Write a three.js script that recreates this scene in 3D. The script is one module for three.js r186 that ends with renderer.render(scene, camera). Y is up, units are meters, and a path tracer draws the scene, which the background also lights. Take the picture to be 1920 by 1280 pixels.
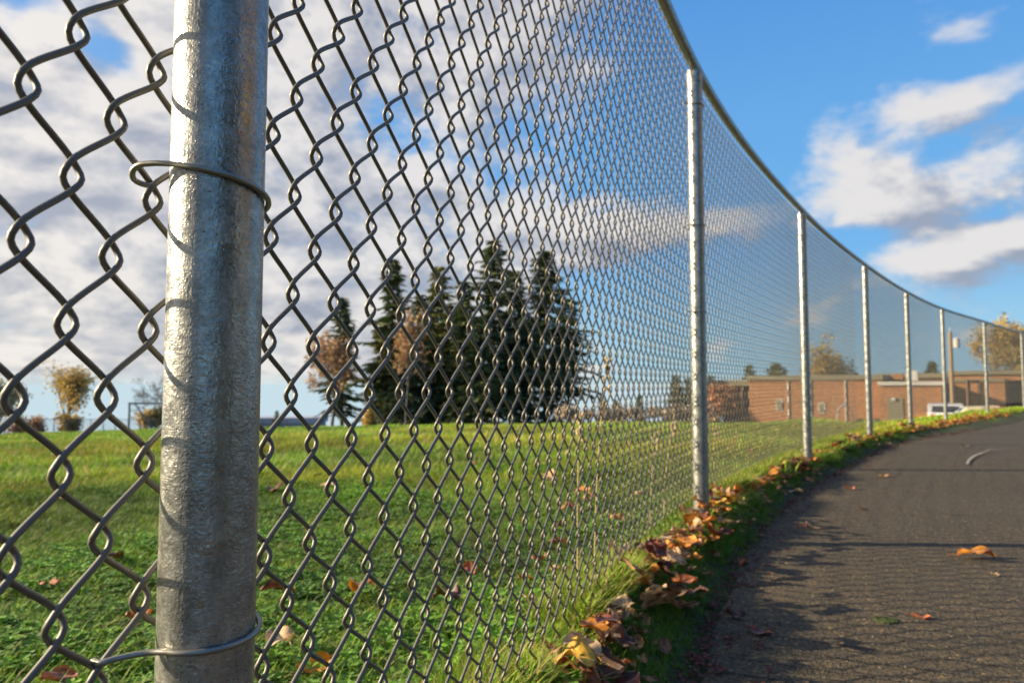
import * as THREE from 'three';
import { mergeGeometries } from 'three/addons/utils/BufferGeometryUtils.js';
import { RoundedBoxGeometry } from 'three/addons/geometries/RoundedBoxGeometry.js';

// ------------------------------------------------------------------ camera
const W = 1920, HGT = 1280, F = 1311, EYE = 0.56, HOR = 720;
const scene = new THREE.Scene();
const camera = new THREE.PerspectiveCamera(2 * Math.atan(640 / F) * 180 / Math.PI, 1024 / 682, 0.02, 4000);
camera.position.set(0, EYE, 0);
camera.rotation.x = Math.atan((HOR - 640) / F);
camera.focus = 0.60;
camera.userData.fStop = 10;
camera.updateMatrixWorld(true);
scene.add(camera);

const renderer = new THREE.WebGLRenderer({ antialias: true });
renderer.setSize(1024, 682);
renderer.toneMapping = THREE.LinearToneMapping;
renderer.toneMappingExposure = 2.3;
renderer.shadowMap.enabled = true;

// ------------------------------------------------------------------ noise and chance
function rng(seed) { let a = seed >>> 0; return () => { a = (a + 0x6D2B79F5) >>> 0; let t = a; t = Math.imul(t ^ (t >>> 15), t | 1); t ^= t + Math.imul(t ^ (t >>> 7), t | 61); return ((t ^ (t >>> 14)) >>> 0) / 4294967296; }; }
const PERM = new Uint8Array(512); { const r = rng(77); const p = [...Array(256).keys()]; for (let i = 255; i > 0; i--) { const j = Math.floor(r() * (i + 1)); [p[i], p[j]] = [p[j], p[i]]; } for (let i = 0; i < 512; i++) PERM[i] = p[i & 255]; }
const HV = new Float32Array(256); { const r = rng(5); for (let i = 0; i < 256; i++) HV[i] = r() * 2 - 1; }
const sm = (a, b, x) => { const t = Math.min(1, Math.max(0, (x - a) / (b - a))); return t * t * (3 - 2 * t); };
const lerp = (a, b, t) => a + (b - a) * t;
function vn3(x, y, z) {
  const xi = Math.floor(x), yi = Math.floor(y), zi = Math.floor(z);
  let fx = x - xi, fy = y - yi, fz = z - zi; fx = fx * fx * fx * (fx * (fx * 6 - 15) + 10); fy = fy * fy * fy * (fy * (fy * 6 - 15) + 10); fz = fz * fz * fz * (fz * (fz * 6 - 15) + 10);
  const X = xi & 255, Y = yi & 255, Z = zi & 255;
  const a = PERM[X] + Y, b = PERM[X + 1 & 255] + Y;
  const aa = PERM[a & 255] + Z, ab = PERM[a + 1 & 255] + Z, ba = PERM[b & 255] + Z, bb = PERM[b + 1 & 255] + Z;
  const g = i => HV[PERM[i & 255]];
  return lerp(lerp(lerp(g(aa), g(ba), fx), lerp(g(ab), g(bb), fx), fy), lerp(lerp(g(aa + 1), g(ba + 1), fx), lerp(g(ab + 1), g(bb + 1), fx), fy), fz);
}
function fbm(x, y, z, o = 4, gain = 0.5) { let s = 0, a = 1, n = 0; for (let i = 0; i < o; i++) { s += a * vn3(x, y, z); n += a; a *= gain; x = x * 2.03 + 11.7; y = y * 2.03 + 5.3; z = z * 2.03 + 3.1; } return s / n; }
const D2R = Math.PI / 180;

// ------------------------------------------------------------------ sky: air and clouds by compass direction (azimuth 0 ahead, positive to the right) and height
const SUN_AZ = -88, SUN_EL = 19;
const sunDir = new THREE.Vector3(Math.sin(SUN_AZ * D2R) * Math.cos(SUN_EL * D2R), Math.sin(SUN_EL * D2R), -Math.cos(SUN_AZ * D2R) * Math.cos(SUN_EL * D2R));
{
  // cloud banks: azimuth, height, half width, half height (degrees), strength; negative ones are gaps of blue
  const banks = [
    [24.4, 18.6, 2.6, 2.6, .50], [26.8, 16.3, 3.0, 1.8, .34], [29.3, 20.8, 2.0, 3.2, .24], [33.5, 23.6, 3.0, 1.8, .34], [31.8, 18.6, 3.4, 1.5, .40], [36, 19.4, 4.0, 2.0, .5],
    [25.0, 13.2, 4.6, 2.1, .52], [30.0, 13.3, 5.0, 2.4, .46], [35, 14.0, 4.0, 3.0, .5], [31.0, 8.9, 4.4, 1.9, .55], [36, 9.0, 6.0, 2.4, .62], [25.0, 7.2, 4.0, 1.5, .36], [20.5, 5.2, 5.0, 1.2, .28],
    [6.0, 12.2, 4.0, 2.6, .55], [11.5, 12.4, 5.0, 2.4, .55], [17.0, 12.6, 4.0, 1.8, .42], [16.4, 2.6, 1.3, 1.3, .55], [3.0, 27, 9.0, 5.0, .22], [13, 8.4, 3, 1.2, .2], [32, 3.2, 4, .7, .25],
    [-31.0, 23.0, 2.0, 1.5, -.75], [-36, 25.0, 3.0, 1.8, -.6], [-10.0, 21.5, 3.6, 3.0, -.34], [-2.4, 20.2, 5.0, 4.0, -.28], [8.5, 20.5, 6.5, 4.0, -.10], [18, 20, 7, 6, -.35], [22, 26, 8, 5, -.3], [5, 6.5, 4, 1.6, -.25], [12, 5.5, 5, 2, -.3],
    [20.5, 18, 3, 3, -.2], [32.6, 21.3, 3, 1.1, -.3], [32.8, 16.4, 3.6, .9, -.3], [24.6, 10.4, 3.6, .9, -.3], [35, 11.3, 2.4, .7, -.3], [28.4, 17.4, 1.6, 2, -.15],
    [70, 24, 14, 6, .3], [100, 15, 16, 5, .35], [140, 25, 18, 7, .3], [175, 14, 16, 5, .3], [60, 40, 16, 8, .25],
  ];
  const SKY = 0.435, SW = 3584, SH = 1792, data = new Float32Array(SW * SH * 4);
  const cloudAt = (az, el, dx, dy, dz) => {
    const q = 1 / (Math.max(dy, 0) + 0.16), px = dx * q, pz = dz * q;
    let cov = -0.30 + 0.88 * sm(15, -6, az > 130 ? az - 360 : az) * sm(-170, -130, az > 130 ? az - 360 : az) * (0.6 + 0.4 * sm(50, 25, el));
    for (const b of banks) { let da = az - b[0]; if (da > 180) da -= 360; if (da < -180) da += 360; const u = da / b[2], v = (el - b[1]) / b[3], r2 = u * u + v * v; if (r2 < 9) cov += b[4] * (b[4] > 0 ? 1.1 : 1) * Math.exp(-r2); }
    const wx = fbm(px * 1.6 + 3, 1.7, pz * 1.6, 3), n = fbm(px * 3.4 + wx * 0.9, 4.2 + el * .05, pz * 3.4 - wx * 0.6, 6, 0.56);
    const n2 = fbm(dx * 13 + wx * .8, dy * 22, dz * 13, 6, .62);
    return cov + n * 0.30 + n2 * .58;
  };
  const rad = Math.PI / 180;
  for (let j = 0; j < SH; j++) {
    const el = ((j + 0.5) / SH - 0.5) * 180, y = Math.sin(el * rad), c = Math.cos(el * rad);
    for (let i = 0; i < SW; i++) {
      const th = ((i + 0.5) / SW - 0.5) * 2 * Math.PI, x = Math.cos(th) * c, z = Math.sin(th) * c, k = (j * SW + i) * 4;
      let R, G, B;
      if (el <= 0) { R = .60; G = .76; B = .80; } else {
        const az = Math.atan2(x, -z) / rad;
        const cs = x * sunDir.x + y * sunDir.y + z * sunDir.z, glow = Math.pow(Math.max(0, cs), 3);
        const t = sm(0, 12, el), t2 = sm(8, 40, el);
        R = lerp(lerp(.40, .175, t), .075, t2); G = lerp(lerp(.67, .47, t), .27, t2); B = lerp(lerp(.82, .86, t), .70, t2);
        const pale = sm(14, -20, Math.abs(az + 60) - 60) * sm(14, 0, el); R = lerp(R, .66, pale * .8); G = lerp(G, .78, pale * .8); B = lerp(B, .80, pale * .8);
        R += glow * .30; G += glow * .24; B += glow * .14;
        const d0 = cloudAt(az, el, x, y, z), a = sm(-0.14, 0.44, d0);
        if (a > 0) {
          const el2 = Math.min(89, el + 1.5), az2 = az - 2.2 / Math.max(c, .2), y2 = Math.sin(el2 * rad), c2 = Math.cos(el2 * rad);
          const d1 = cloudAt(az2 < -180 ? az2 + 360 : az2, el2, Math.sin(az2 * rad) * c2, y2, -Math.cos(az2 * rad) * c2);
          const lit = Math.min(1, Math.max(0, 0.66 + (d0 - d1) * 2.0 - Math.max(0, d0 - .36) * .5));
          let cr = lerp(.35, .84, lit), cg = lerp(.38, .80, lit), cb = lerp(.47, .77, lit);
          cr += glow * .35; cg += glow * .28; cb += glow * .16;
          const aa = a * .92; R = lerp(R, cr, aa); G = lerp(G, cg, aa); B = lerp(B, cb, aa);
        }
        const h0 = sm(1.2, 0, el) * .6; R = lerp(R, .60, h0); G = lerp(G, .76, h0); B = lerp(B, .80, h0);
      }
      data[k] = R * SKY; data[k + 1] = G * SKY; data[k + 2] = B * SKY; data[k + 3] = 1;
    }
  }
  const sky = new THREE.DataTexture(data, SW, SH, THREE.RGBAFormat, THREE.FloatType);
  sky.mapping = THREE.EquirectangularReflectionMapping; sky.magFilter = THREE.LinearFilter; sky.minFilter = THREE.LinearFilter; sky.needsUpdate = true;
  scene.background = sky; scene.environment = sky; scene.backgroundIntensity = 1; scene.environmentIntensity = 1;
}
const sun = new THREE.DirectionalLight(new THREE.Color(1.0, 0.83, 0.56), 5.0);
sun.position.copy(sunDir).multiplyScalar(120);
sun.castShadow = true; sun.shadow.mapSize.set(4096, 4096);
Object.assign(sun.shadow.camera, { left: -60, right: 60, top: 60, bottom: -60, near: 1, far: 400 });
sun.shadow.radius = 1.2;
scene.add(sun); scene.add(sun.target);
console.log('sky done');

// ------------------------------------------------------------------ helpers
const taken = new Map();
function numbered(n) { const k = taken.get(n) ?? 0; taken.set(n, k + 1); return k ? n + '_' + String(k).padStart(3, '0') : n; }
function shade(o) { o.traverse(c => { if (c.isMesh) { c.castShadow = true; c.receiveShadow = true; } }); return o; }
function part(name, geo, mat, parent) { const m = new THREE.Mesh(geo, mat); m.name = name; m.castShadow = m.receiveShadow = true; parent.add(m); return m; }
function thing(name, label, category, pos = [0, 0, 0], turn = 0, group) { const o = new THREE.Group(); o.name = numbered(name); o.position.set(...pos); o.rotation.y = turn; o.userData = { label, category }; if (group) o.userData.group = group; scene.add(o); return o; }
function solo(name, geo, mat, label, category, group) { const m = new THREE.Mesh(geo, mat); m.name = numbered(name); m.castShadow = m.receiveShadow = true; m.userData = { label, category }; if (group) m.userData.group = group; scene.add(m); return m; }
function structure(name, geo, mat) { const m = new THREE.Mesh(geo, mat); m.name = name; m.castShadow = m.receiveShadow = true; m.userData = { kind: 'structure', label: name.replace(/_/g, ' ') }; scene.add(m); return m; }
const box = (x0, x1, y0, y1, z0, z1) => { const g = new THREE.BoxGeometry(x1 - x0, y1 - y0, z1 - z0); g.translate((x0 + x1) / 2, (y0 + y1) / 2, (z0 + z1) / 2); return g; };
// a pixel of the photograph and a distance ahead (metres) give a place
const rayAt = (px, py, depth) => { const v = new THREE.Vector3((px - 960) / F, -(py - 640) / F, -1).applyQuaternion(camera.quaternion); v.multiplyScalar(depth / -v.z); return v.add(camera.position); };
// a pixel and the height of the level surface it lies on
const onLevel = (px, py, y) => { const v = new THREE.Vector3((px - 960) / F, -(py - 640) / F, -1).applyQuaternion(camera.quaternion); const t = (y - EYE) / v.y; return v.multiplyScalar(t).add(camera.position); };
function texture(n, m, fn, srgb) {
  const d = new Uint8Array(n * m * 4);
  for (let j = 0; j < m; j++) for (let i = 0; i < n; i++) { const c = fn(i / n, j / m, i, j), k = (j * n + i) * 4; d[k] = Math.min(255, Math.max(0, c[0] * 255)); d[k + 1] = Math.min(255, Math.max(0, c[1] * 255)); d[k + 2] = Math.min(255, Math.max(0, c[2] * 255)); d[k + 3] = 255; }
  const t = new THREE.DataTexture(d, n, m, THREE.RGBAFormat); t.wrapS = t.wrapT = THREE.RepeatWrapping; t.magFilter = THREE.LinearFilter; t.minFilter = THREE.LinearMipmapLinearFilter; t.generateMipmaps = true; if (srgb) t.colorSpace = THREE.SRGBColorSpace; t.needsUpdate = true; return t;
}
// noise that repeats with the tile
function tn(u, v, f, s = 0) { const x = u * f, y = v * f, xi = Math.floor(x), yi = Math.floor(y); let fx = x - xi, fy = y - yi; fx = fx * fx * (3 - 2 * fx); fy = fy * fy * (3 - 2 * fy); const h = (i, j) => HV[PERM[(PERM[((i % f + f) % f + s * 37) & 255] + (j % f + f) % f + s * 11) & 255]]; return lerp(lerp(h(xi, yi), h(xi + 1, yi), fx), lerp(h(xi, yi + 1), h(xi + 1, yi + 1), fx), fy); }

// ------------------------------------------------------------------ the line of the fence (plan: x to the right, z ahead is negative)
const H = 1.83;
const tops = [[1302, 134], [1503.5, 400], [1622, 500], [1700, 550], [1767, 581], [1846, 605], [1916, 625]];
const posts = [new THREE.Vector3(-0.2016, 0, -0.472), ...tops.map(([x, y]) => { const p = onLevel(x, y, H); p.y = 0; return p; })];
{ // one post behind the viewer, one past the edge of the picture
  const p = posts[0], a = 17 * D2R; posts.unshift(new THREE.Vector3(p.x - Math.sin(a) * 2.75, 0, p.z + Math.cos(a) * 2.75));
  const q = posts[posts.length - 1], b = 51 * D2R; posts.push(new THREE.Vector3(q.x + Math.sin(b) * 2.9, 0, q.z - Math.cos(b) * 2.9));
}
const fenceCurve = new THREE.CatmullRomCurve3(posts, false, 'centripetal');
fenceCurve.arcLengthDivisions = 1200;
const FLEN = fenceCurve.getLength();
const FN = 900, FP = [], FT = [];
for (let i = 0; i <= FN; i++) { FP.push(fenceCurve.getPointAt(i / FN)); FT.push(fenceCurve.getTangentAt(i / FN)); }
const along = s => { const t = Math.min(1, Math.max(0, s / FLEN)) * FN, i = Math.min(FN - 1, Math.floor(t)), f = t - i; return { p: FP[i].clone().lerp(FP[i + 1], f), t: FT[i].clone().lerp(FT[i + 1], f).normalize() }; };
// distance from the fence: positive towards the field, negative towards the path; past both ends the line runs on straight
function fenceSide(x, z) {
  let best = 1e9, bi = 0; const step = 30;
  for (let i = 0; i <= FN; i += step) { const dx = x - FP[i].x, dz = z - FP[i].z, d = dx * dx + dz * dz; if (d < best) { best = d; bi = i; } }
  const a = Math.max(0, bi - step), b = Math.min(FN, bi + step);
  for (let i = a; i <= b; i += 3) { const dx = x - FP[i].x, dz = z - FP[i].z, d = dx * dx + dz * dz; if (d < best) { best = d; bi = i; } }
  const t = FT[bi], dx = x - FP[bi].x, dz = z - FP[bi].z;
  const side = dx * t.z - dz * t.x;                    // left of the heading is the field
  if (bi === 0 || bi === FN) return { d: side, s: bi / FN * FLEN + dx * t.x + dz * t.z };
  return { d: Math.sign(side) * Math.sqrt(best), s: bi / FN * FLEN };
}
const stripWidth = s => 0.17 + 0.06 * sm(6, 10, s) + 0.45 * sm(9.5, 17, s), dip = s => .08 * sm(9, 17, s);   // the ground sinks a little along the far run
const PATH_Y = -0.06, PATH_W = 3.3;
function groundY(x, z) {
  const { d, s } = fenceSide(x, z);
  if (d >= 0) {
    const r = Math.hypot(x, z), q = Math.min(r, 4 * d), K = lerp(.0017, .00118, sm(-30, 25, Math.atan2(x, -z) / D2R)), k = K * q * q;
    let y = -k; if (q > 24) { const y0 = -K * 576, m = 2 * K * 24; const e = q - 24; y = y0 - m * e * (1 - 0.15 * sm(0, 30, e)); }
    if (q > 60) y = Math.max(y, -4.0 - 0.057 * (q - 60) - 9 * 0);
    y -= 2.3 * sm(.2, 5, d) * sm(23, 32, Math.atan2(x, -z) / D2R); y = Math.max(y, lerp(-60, -2.0, sm(15, 26, Math.atan2(x, -z) / D2R)) - .06 * Math.max(0, r - 75));
    return y - dip(s) + sm(0, .5, d) * (0.02 * fbm(x * 1.6, 1, z * 1.6, 3) + 0.03 * vn3(x * 0.35, 4, z * 0.35));
  }
  const w = stripWidth(s), e = -d;
  if (e < w + PATH_W) return lerp(0.0, PATH_Y - 0.008, sm(0.02, w, e)) - dip(s);
  return PATH_Y - 0.008 - dip(s) + 0.03 * sm(0, .5, e - w - PATH_W) + 0.02 * fbm(x, 2, z, 2) * sm(0, 1, e - w - PATH_W);
}
console.log('fence length', FLEN.toFixed(2), posts.map(p => p.x.toFixed(2) + ',' + p.z.toFixed(2)).join(' '));

// ------------------------------------------------------------------ ground
const soilTex = texture(512, 512, (u, v) => { const n = tn(u, v, 14, 1) * .5 + tn(u, v, 40, 2) * .35 + tn(u, v, 110, 3) * .3; const g = tn(u, v, 9, 4); return [.20 + .07 * n + .03 * g, .20 + .08 * n + .05 * -g, .09 + .03 * n]; }, true);
const soilBump = texture(512, 512, (u, v) => { const n = .5 + .3 * tn(u, v, 30, 5) + .25 * tn(u, v, 90, 6); return [n, n, n]; });
{
  const rings = []; let r = 0.15; while (r < 1500) { rings.push(r); r *= r < 2 ? 1.12 : r < 30 ? 1.045 : 1.12; }
  const NA = 260, pos = [0, groundY(0, 0), 0], uv = [0, 0], idx = [];
  for (const rr of rings) for (let k = 0; k < NA; k++) { const a = k / NA * 2 * Math.PI, x = Math.sin(a) * rr, z = -Math.cos(a) * rr; pos.push(x, groundY(x, z), z); uv.push(x / 1.5, z / 1.5); }
  for (let k = 0; k < NA; k++) idx.push(0, 1 + (k + 1) % NA, 1 + k);
  for (let i = 0; i + 1 < rings.length; i++) for (let k = 0; k < NA; k++) { const a = 1 + i * NA + k, b = 1 + i * NA + (k + 1) % NA, c = a + NA, d = b + NA; idx.push(a, b, c, b, d, c); }
  const g = new THREE.BufferGeometry(); g.setAttribute('position', new THREE.Float32BufferAttribute(pos, 3)); g.setAttribute('uv', new THREE.Float32BufferAttribute(uv, 2)); g.setIndex(idx); g.computeVertexNormals();
  structure('ground', g, new THREE.MeshStandardMaterial({ map: soilTex, bumpMap: soilBump, bumpScale: 0.03, roughness: 1 }));
}
console.log('ground done');

// ------------------------------------------------------------------ asphalt path
let path;
{
  // aggregate: stones of 3 to 9 mm set in dark binder, 2048 pixels over 1.1 m
  const N = 2048, T = 1.1, cell = 170, pts = []; const r = rng(21);
  for (let j = 0; j < cell; j++) for (let i = 0; i < cell; i++) pts.push([i + r(), j + r(), r(), .30 + .45 * r(), r()]);
  const col = new Uint8Array(N * N * 4), bmp = new Uint8Array(N * N * 4);
  for (let j = 0; j < N; j++) for (let i = 0; i < N; i++) {
    const x = i / N * cell, y = j / N * cell, ci = Math.floor(x), cj = Math.floor(y); let d1 = 9, id = null;
    for (let b = -1; b <= 1; b++) for (let a = -1; a <= 1; a++) { const p = pts[((cj + b + cell) % cell) * cell + (ci + a + cell) % cell]; let dx = x - p[0], dy = y - p[1]; if (dx > cell / 2) dx -= cell; if (dx < -cell / 2) dx += cell; if (dy > cell / 2) dy -= cell; if (dy < -cell / 2) dy += cell; const d = Math.hypot(dx, dy) / (p[3] * 1.5); if (d < d1) { d1 = d; id = p; } }
    const stone = 1 - sm(.62, 1.0, d1), fine = vn3(i * .35, j * .35, 3), w = stone * id[2];
    const tone = .185 + .165 * stone * id[2] + .05 * fine + (id[4] > .97 ? .18 * stone : 0);
    const k = (j * N + i) * 4, warm = id[4];
    col[k] = 255 * (tone * (1.09 + .10 * warm)); col[k + 1] = 255 * tone * .97; col[k + 2] = 255 * tone * (.74 - .12 * warm); col[k + 3] = 255;
    const h = 255 * Math.min(1, Math.max(0, .25 + .55 * stone * (.45 + .55 * id[2]) + .12 * fine)); bmp[k] = bmp[k + 1] = bmp[k + 2] = h; bmp[k + 3] = 255;
  }
  const mk = (d, srgb) => { const t = new THREE.DataTexture(d, N, N, THREE.RGBAFormat); t.wrapS = t.wrapT = THREE.RepeatWrapping; t.magFilter = THREE.LinearFilter; t.minFilter = THREE.LinearMipmapLinearFilter; t.generateMipmaps = true; if (srgb) t.colorSpace = THREE.SRGBColorSpace; t.needsUpdate = true; return t; };
  const mat = new THREE.MeshStandardMaterial({ map: mk(col, true), bumpMap: mk(bmp), bumpScale: 0.0045, roughness: .88 });
  const pos = [], uv = [], idx = []; const cols = [0, .015, .5, 1.2, 2, 2.7, PATH_W];
  const n = 700; let rows = 0;
  const S0 = -1.5, S1 = FLEN + 14;
  for (let i = 0; i <= n; i++) {
    const s = S0 + (S1 - S0) * i / n; const c = along(s); if (s < 0) c.p.addScaledVector(c.t, s); if (s > FLEN) c.p.addScaledVector(c.t, s - FLEN);
    const nx = -c.t.z, nz = c.t.x, w = stripWidth(s) + .022 * fbm(s * 5, 3, 1, 3) + .03 * vn3(s * 1.3, 8, 2);
    cols.forEach((cc, j) => { const e = w + cc, x = c.p.x + nx * e, z = c.p.z + nz * e; pos.push(x, (j === 0 ? PATH_Y - .02 : PATH_Y + .004 * vn3(x * .9, 6, z * .9)) - dip(s), z); uv.push(x / T, z / T); });
    rows++;
  }
  const m = cols.length; for (let i = 0; i + 1 < rows; i++) for (let j = 0; j + 1 < m; j++) { const a = i * m + j; idx.push(a, a + 1, a + m, a + 1, a + m + 1, a + m); }
  const g = new THREE.BufferGeometry(); g.setAttribute('position', new THREE.Float32BufferAttribute(pos, 3)); g.setAttribute('uv', new THREE.Float32BufferAttribute(uv, 2)); g.setIndex(idx); g.computeVertexNormals();
  path = structure('path', g, mat); path.userData.label = 'dark asphalt path following the fence';
  // a chalk scrawl on the asphalt
  const ch = [[1814, 872], [1818, 864], [1830, 855], [1846, 849], [1862, 844], [1888, 844]].map(([x, y]) => onLevel(x, y, PATH_Y));
  const cv = new THREE.CatmullRomCurve3(ch), cp = [], ci = [], rr = rng(3);
  for (let i = 0; i <= 60; i++) { const p = cv.getPointAt(i / 60), t = cv.getTangentAt(i / 60), w = (.005 + .009 * rr()) * (i < 40 ? 1 : .5); cp.push(p.x - t.z * w, PATH_Y + .009, p.z + t.x * w, p.x + t.z * w, PATH_Y + .009, p.z - t.x * w); if (i) { const a = i * 2 - 2; ci.push(a, a + 2, a + 1, a + 1, a + 2, a + 3); } }
  const cg = new THREE.BufferGeometry(); cg.setAttribute('position', new THREE.Float32BufferAttribute(cp, 3)); cg.setIndex(ci); cg.computeVertexNormals();
  part('chalk_mark', cg, new THREE.MeshStandardMaterial({ color: 0x9a9288, roughness: 1 }), path).userData.label = 'white chalk scrawl on the asphalt';
}
console.log('path done');

// ------------------------------------------------------------------ chain link fence
const fence = thing('chain_link_fence', 'galvanised chain link fence with steel posts curving along the asphalt path', 'fence');
{
  const ridge = x => 1 - Math.abs(x) * 1.6;
  const zincBump = texture(1024, 1024, (u, v) => { const a = tn(u, v, 24, 1), w = .006 * a, b = ridge(tn(u + w, v + .004 * a, 64, 2)), c = ridge(tn(u - w, v, 128, 3)), d = tn(u, v, 250, 4); const pit = sm(.72, .86, tn(u, v, 160, 9)) * sm(.1, .5, tn(u, v, 5, 8)); const n = .38 + .12 * a + .20 * b + .16 * c + .10 * d - .3 * pit; return [n, n, n]; });
  const zincCol = texture(1024, 1024, (u, v) => { const a = tn(u, v, 9, 5), b = tn(u, v, 96, 6), c = tn(u, v, 30, 7), pit = sm(.72, .86, tn(u, v, 160, 9)) * sm(.1, .5, tn(u, v, 5, 8)); const n = (.63 + .05 * a + .05 * b + .04 * c) * (1 - .45 * pit); return [n, n * 1.0, n * .97]; }, true);
  const zincRough = texture(512, 512, (u, v) => { const n = .34 + .08 * tn(u, v, 18, 6) + .10 * tn(u, v, 60, 8); return [n, n, n]; });
  const zinc = new THREE.MeshStandardMaterial({ map: zincCol, bumpMap: zincBump, bumpScale: .00045, roughnessMap: zincRough, roughness: 1, metalness: .72 });
  const wireMat = new THREE.MeshStandardMaterial({ color: new THREE.Color(.15, .14, .12), roughness: .5, metalness: .4 });
  const tieMat = new THREE.MeshStandardMaterial({ color: new THREE.Color(.30, .285, .25), roughness: .38, metalness: .7 });
  const mossMat = new THREE.MeshStandardMaterial({ color: new THREE.Color(.05, .075, .05), roughness: .9 });
  const R = .0302, RAIL = .021;
  // posts
  const bodyGeo = new THREE.CylinderGeometry(R, R, H + .25, 48, 1, true); bodyGeo.translate(0, (H + .25) / 2 - .25, 0);
  { const uv = bodyGeo.attributes.uv; for (let i = 0; i < uv.count; i++) uv.setXY(i, uv.getX(i) * 1.0, uv.getY(i) * (H + .25) / .19); }
  const capGeo = new THREE.LatheGeometry([[.0005, .006], [.012, .005], [.024, .0005], [.0318, -.007], [.0325, -.012], [.0325, -.05], [.0303, -.052]].map(a => new THREE.Vector2(...a)), 40); capGeo.translate(0, H, 0);
  const MESH = R + .0062;                                   // mesh plane behind the posts
  function tie(tilt, low) {
    const p = []; const q = R + .0026;
    if (!low) { p.push([-q + .014, -.0045 - tilt, -MESH + .001], [-q + .009, -.005 - tilt, -MESH - .004], [-q + .003, -.003 - tilt, -MESH - .0065], [-q - .0015, .0005 - tilt, -MESH - .003], [-q - .0035, .0035 - tilt, -MESH + .004], [-q - .0025, .0045 - tilt * .95, -MESH + .014], [-q - .0005, .0045 - tilt * .85, -.010]); }
    else { p.push([-q - .016, -tilt * .8, -MESH - .005], [-q - .019, .001 - tilt * .8, -MESH + .004], [-q - .012, .002 - tilt * .75, -MESH + .011], [-q - .002, .003 - tilt * .7, -.012]); }
    for (let k = 0; k <= 14; k++) { const a = Math.PI * (1 - k / 14) , u = k / 14; p.push([q * Math.cos(a), lerp(.004 - tilt * .7, tilt, low ? Math.pow(u, 3.2) : u), q * Math.sin(a)]); }
    p.push([q + .001, tilt + .002, -.012], [q + .004, tilt + .003, -MESH - .002], [q + .014, tilt + .001, -MESH - .006], [q + .018, tilt - .006, -MESH + .001]);
    return new THREE.TubeGeometry(new THREE.CatmullRomCurve3(p.map(a => new THREE.Vector3(...a))), 110, .0020, 8, false);
  }
  const tieA = tie(-.009, false), tieB = tie(.008, true), tieC = tie(.001, false), tieD = tie(-.004, true);
  const heights = { 1: [.690, .397, 1.08, 1.45, 1.72, .07], 2: [1.68, 1.19, .84, .475, .055] };
  posts.forEach((p, i) => {
    const s = fenceSide(p.x, p.z).s, t = along(s).t;
    const post = part('post', bodyGeo, zinc, fence); post.position.copy(p); post.rotation.y = Math.atan2(-t.z, t.x);
    if (i === 1) post.userData.label = 'thick pitted steel post bound to the mesh by two wire ties';
    part('post_cap', capGeo, zinc, post);
    (heights[i] ?? [1.66, 1.2, .8, .42, .08]).forEach((h, k) => { const g = i === 1 ? (k === 0 ? tieA : k === 1 ? tieB : tieC) : (k + i) % 2 ? tieC : tieD; part('wire_tie', g, tieMat, post).position.y = h; });
  });
  // top rail, resting on the caps
  const railCurve = new THREE.CatmullRomCurve3(FP.filter((_, i) => i % 15 === 0).map(p => new THREE.Vector3(p.x, H + .006 + RAIL, p.z)));
  const railGeo = new THREE.TubeGeometry(railCurve, 300, RAIL, 16, false); { const uv = railGeo.attributes.uv; for (let i = 0; i < uv.count; i++) uv.setXY(i, uv.getY(i), uv.getX(i) * FLEN / .19); }
  part('top_rail', railGeo, zinc, fence);
  // mesh: each wire a flattened spiral hooked into its neighbours
  const PH = .0878, PW = .0327, WR = .0022, ov = .0064, dep = .0026;
  // one interlock of the mesh measured in the photograph fixes where the pattern starts
  const sPost1 = fenceSide(posts[1].x, posts[1].z).s; let sRef = 0, yRef = .6;
  for (let s = sPost1, e = 1e9; s < sPost1 + .6; s += .0005) { const c = along(s), p = new THREE.Vector3(c.p.x + c.t.z * MESH, EYE, c.p.z - c.t.x * MESH).project(camera), px = (p.x * .5 + .5) * W; if (Math.abs(px - 585) < e) { e = Math.abs(px - 585); sRef = s; yRef = rayAt(585, 463, -(c.p.z - c.t.x * MESH)).y; } }
  let sLeft = 0, yLeft = 0; for (let s = sPost1 - .35, e = 1e9; s < sPost1; s += .0005) { const c = along(s), p = new THREE.Vector3(c.p.x + c.t.z * MESH, EYE, c.p.z - c.t.x * MESH).project(camera), px = (p.x * .5 + .5) * W; if (p.z < 1 && Math.abs(px - 200) < e) { e = Math.abs(px - 200); sLeft = s; yLeft = rayAt(200, 470, -(c.p.z - c.t.x * MESH)).y; } }
  const odd = Math.round(Math.abs(yLeft - yRef) / (PH / 2)) % 2; let nMid = Math.round((sRef - sLeft) / .0315); if (nMid % 2 !== odd) nMid += (sRef - sLeft) / nMid > .0315 ? 1 : -1; const PM = (sRef - sLeft) / nMid; console.log('mesh pitch', PM.toFixed(4), nMid, sLeft - sPost1, sRef - sPost1, yLeft, yRef);
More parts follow.
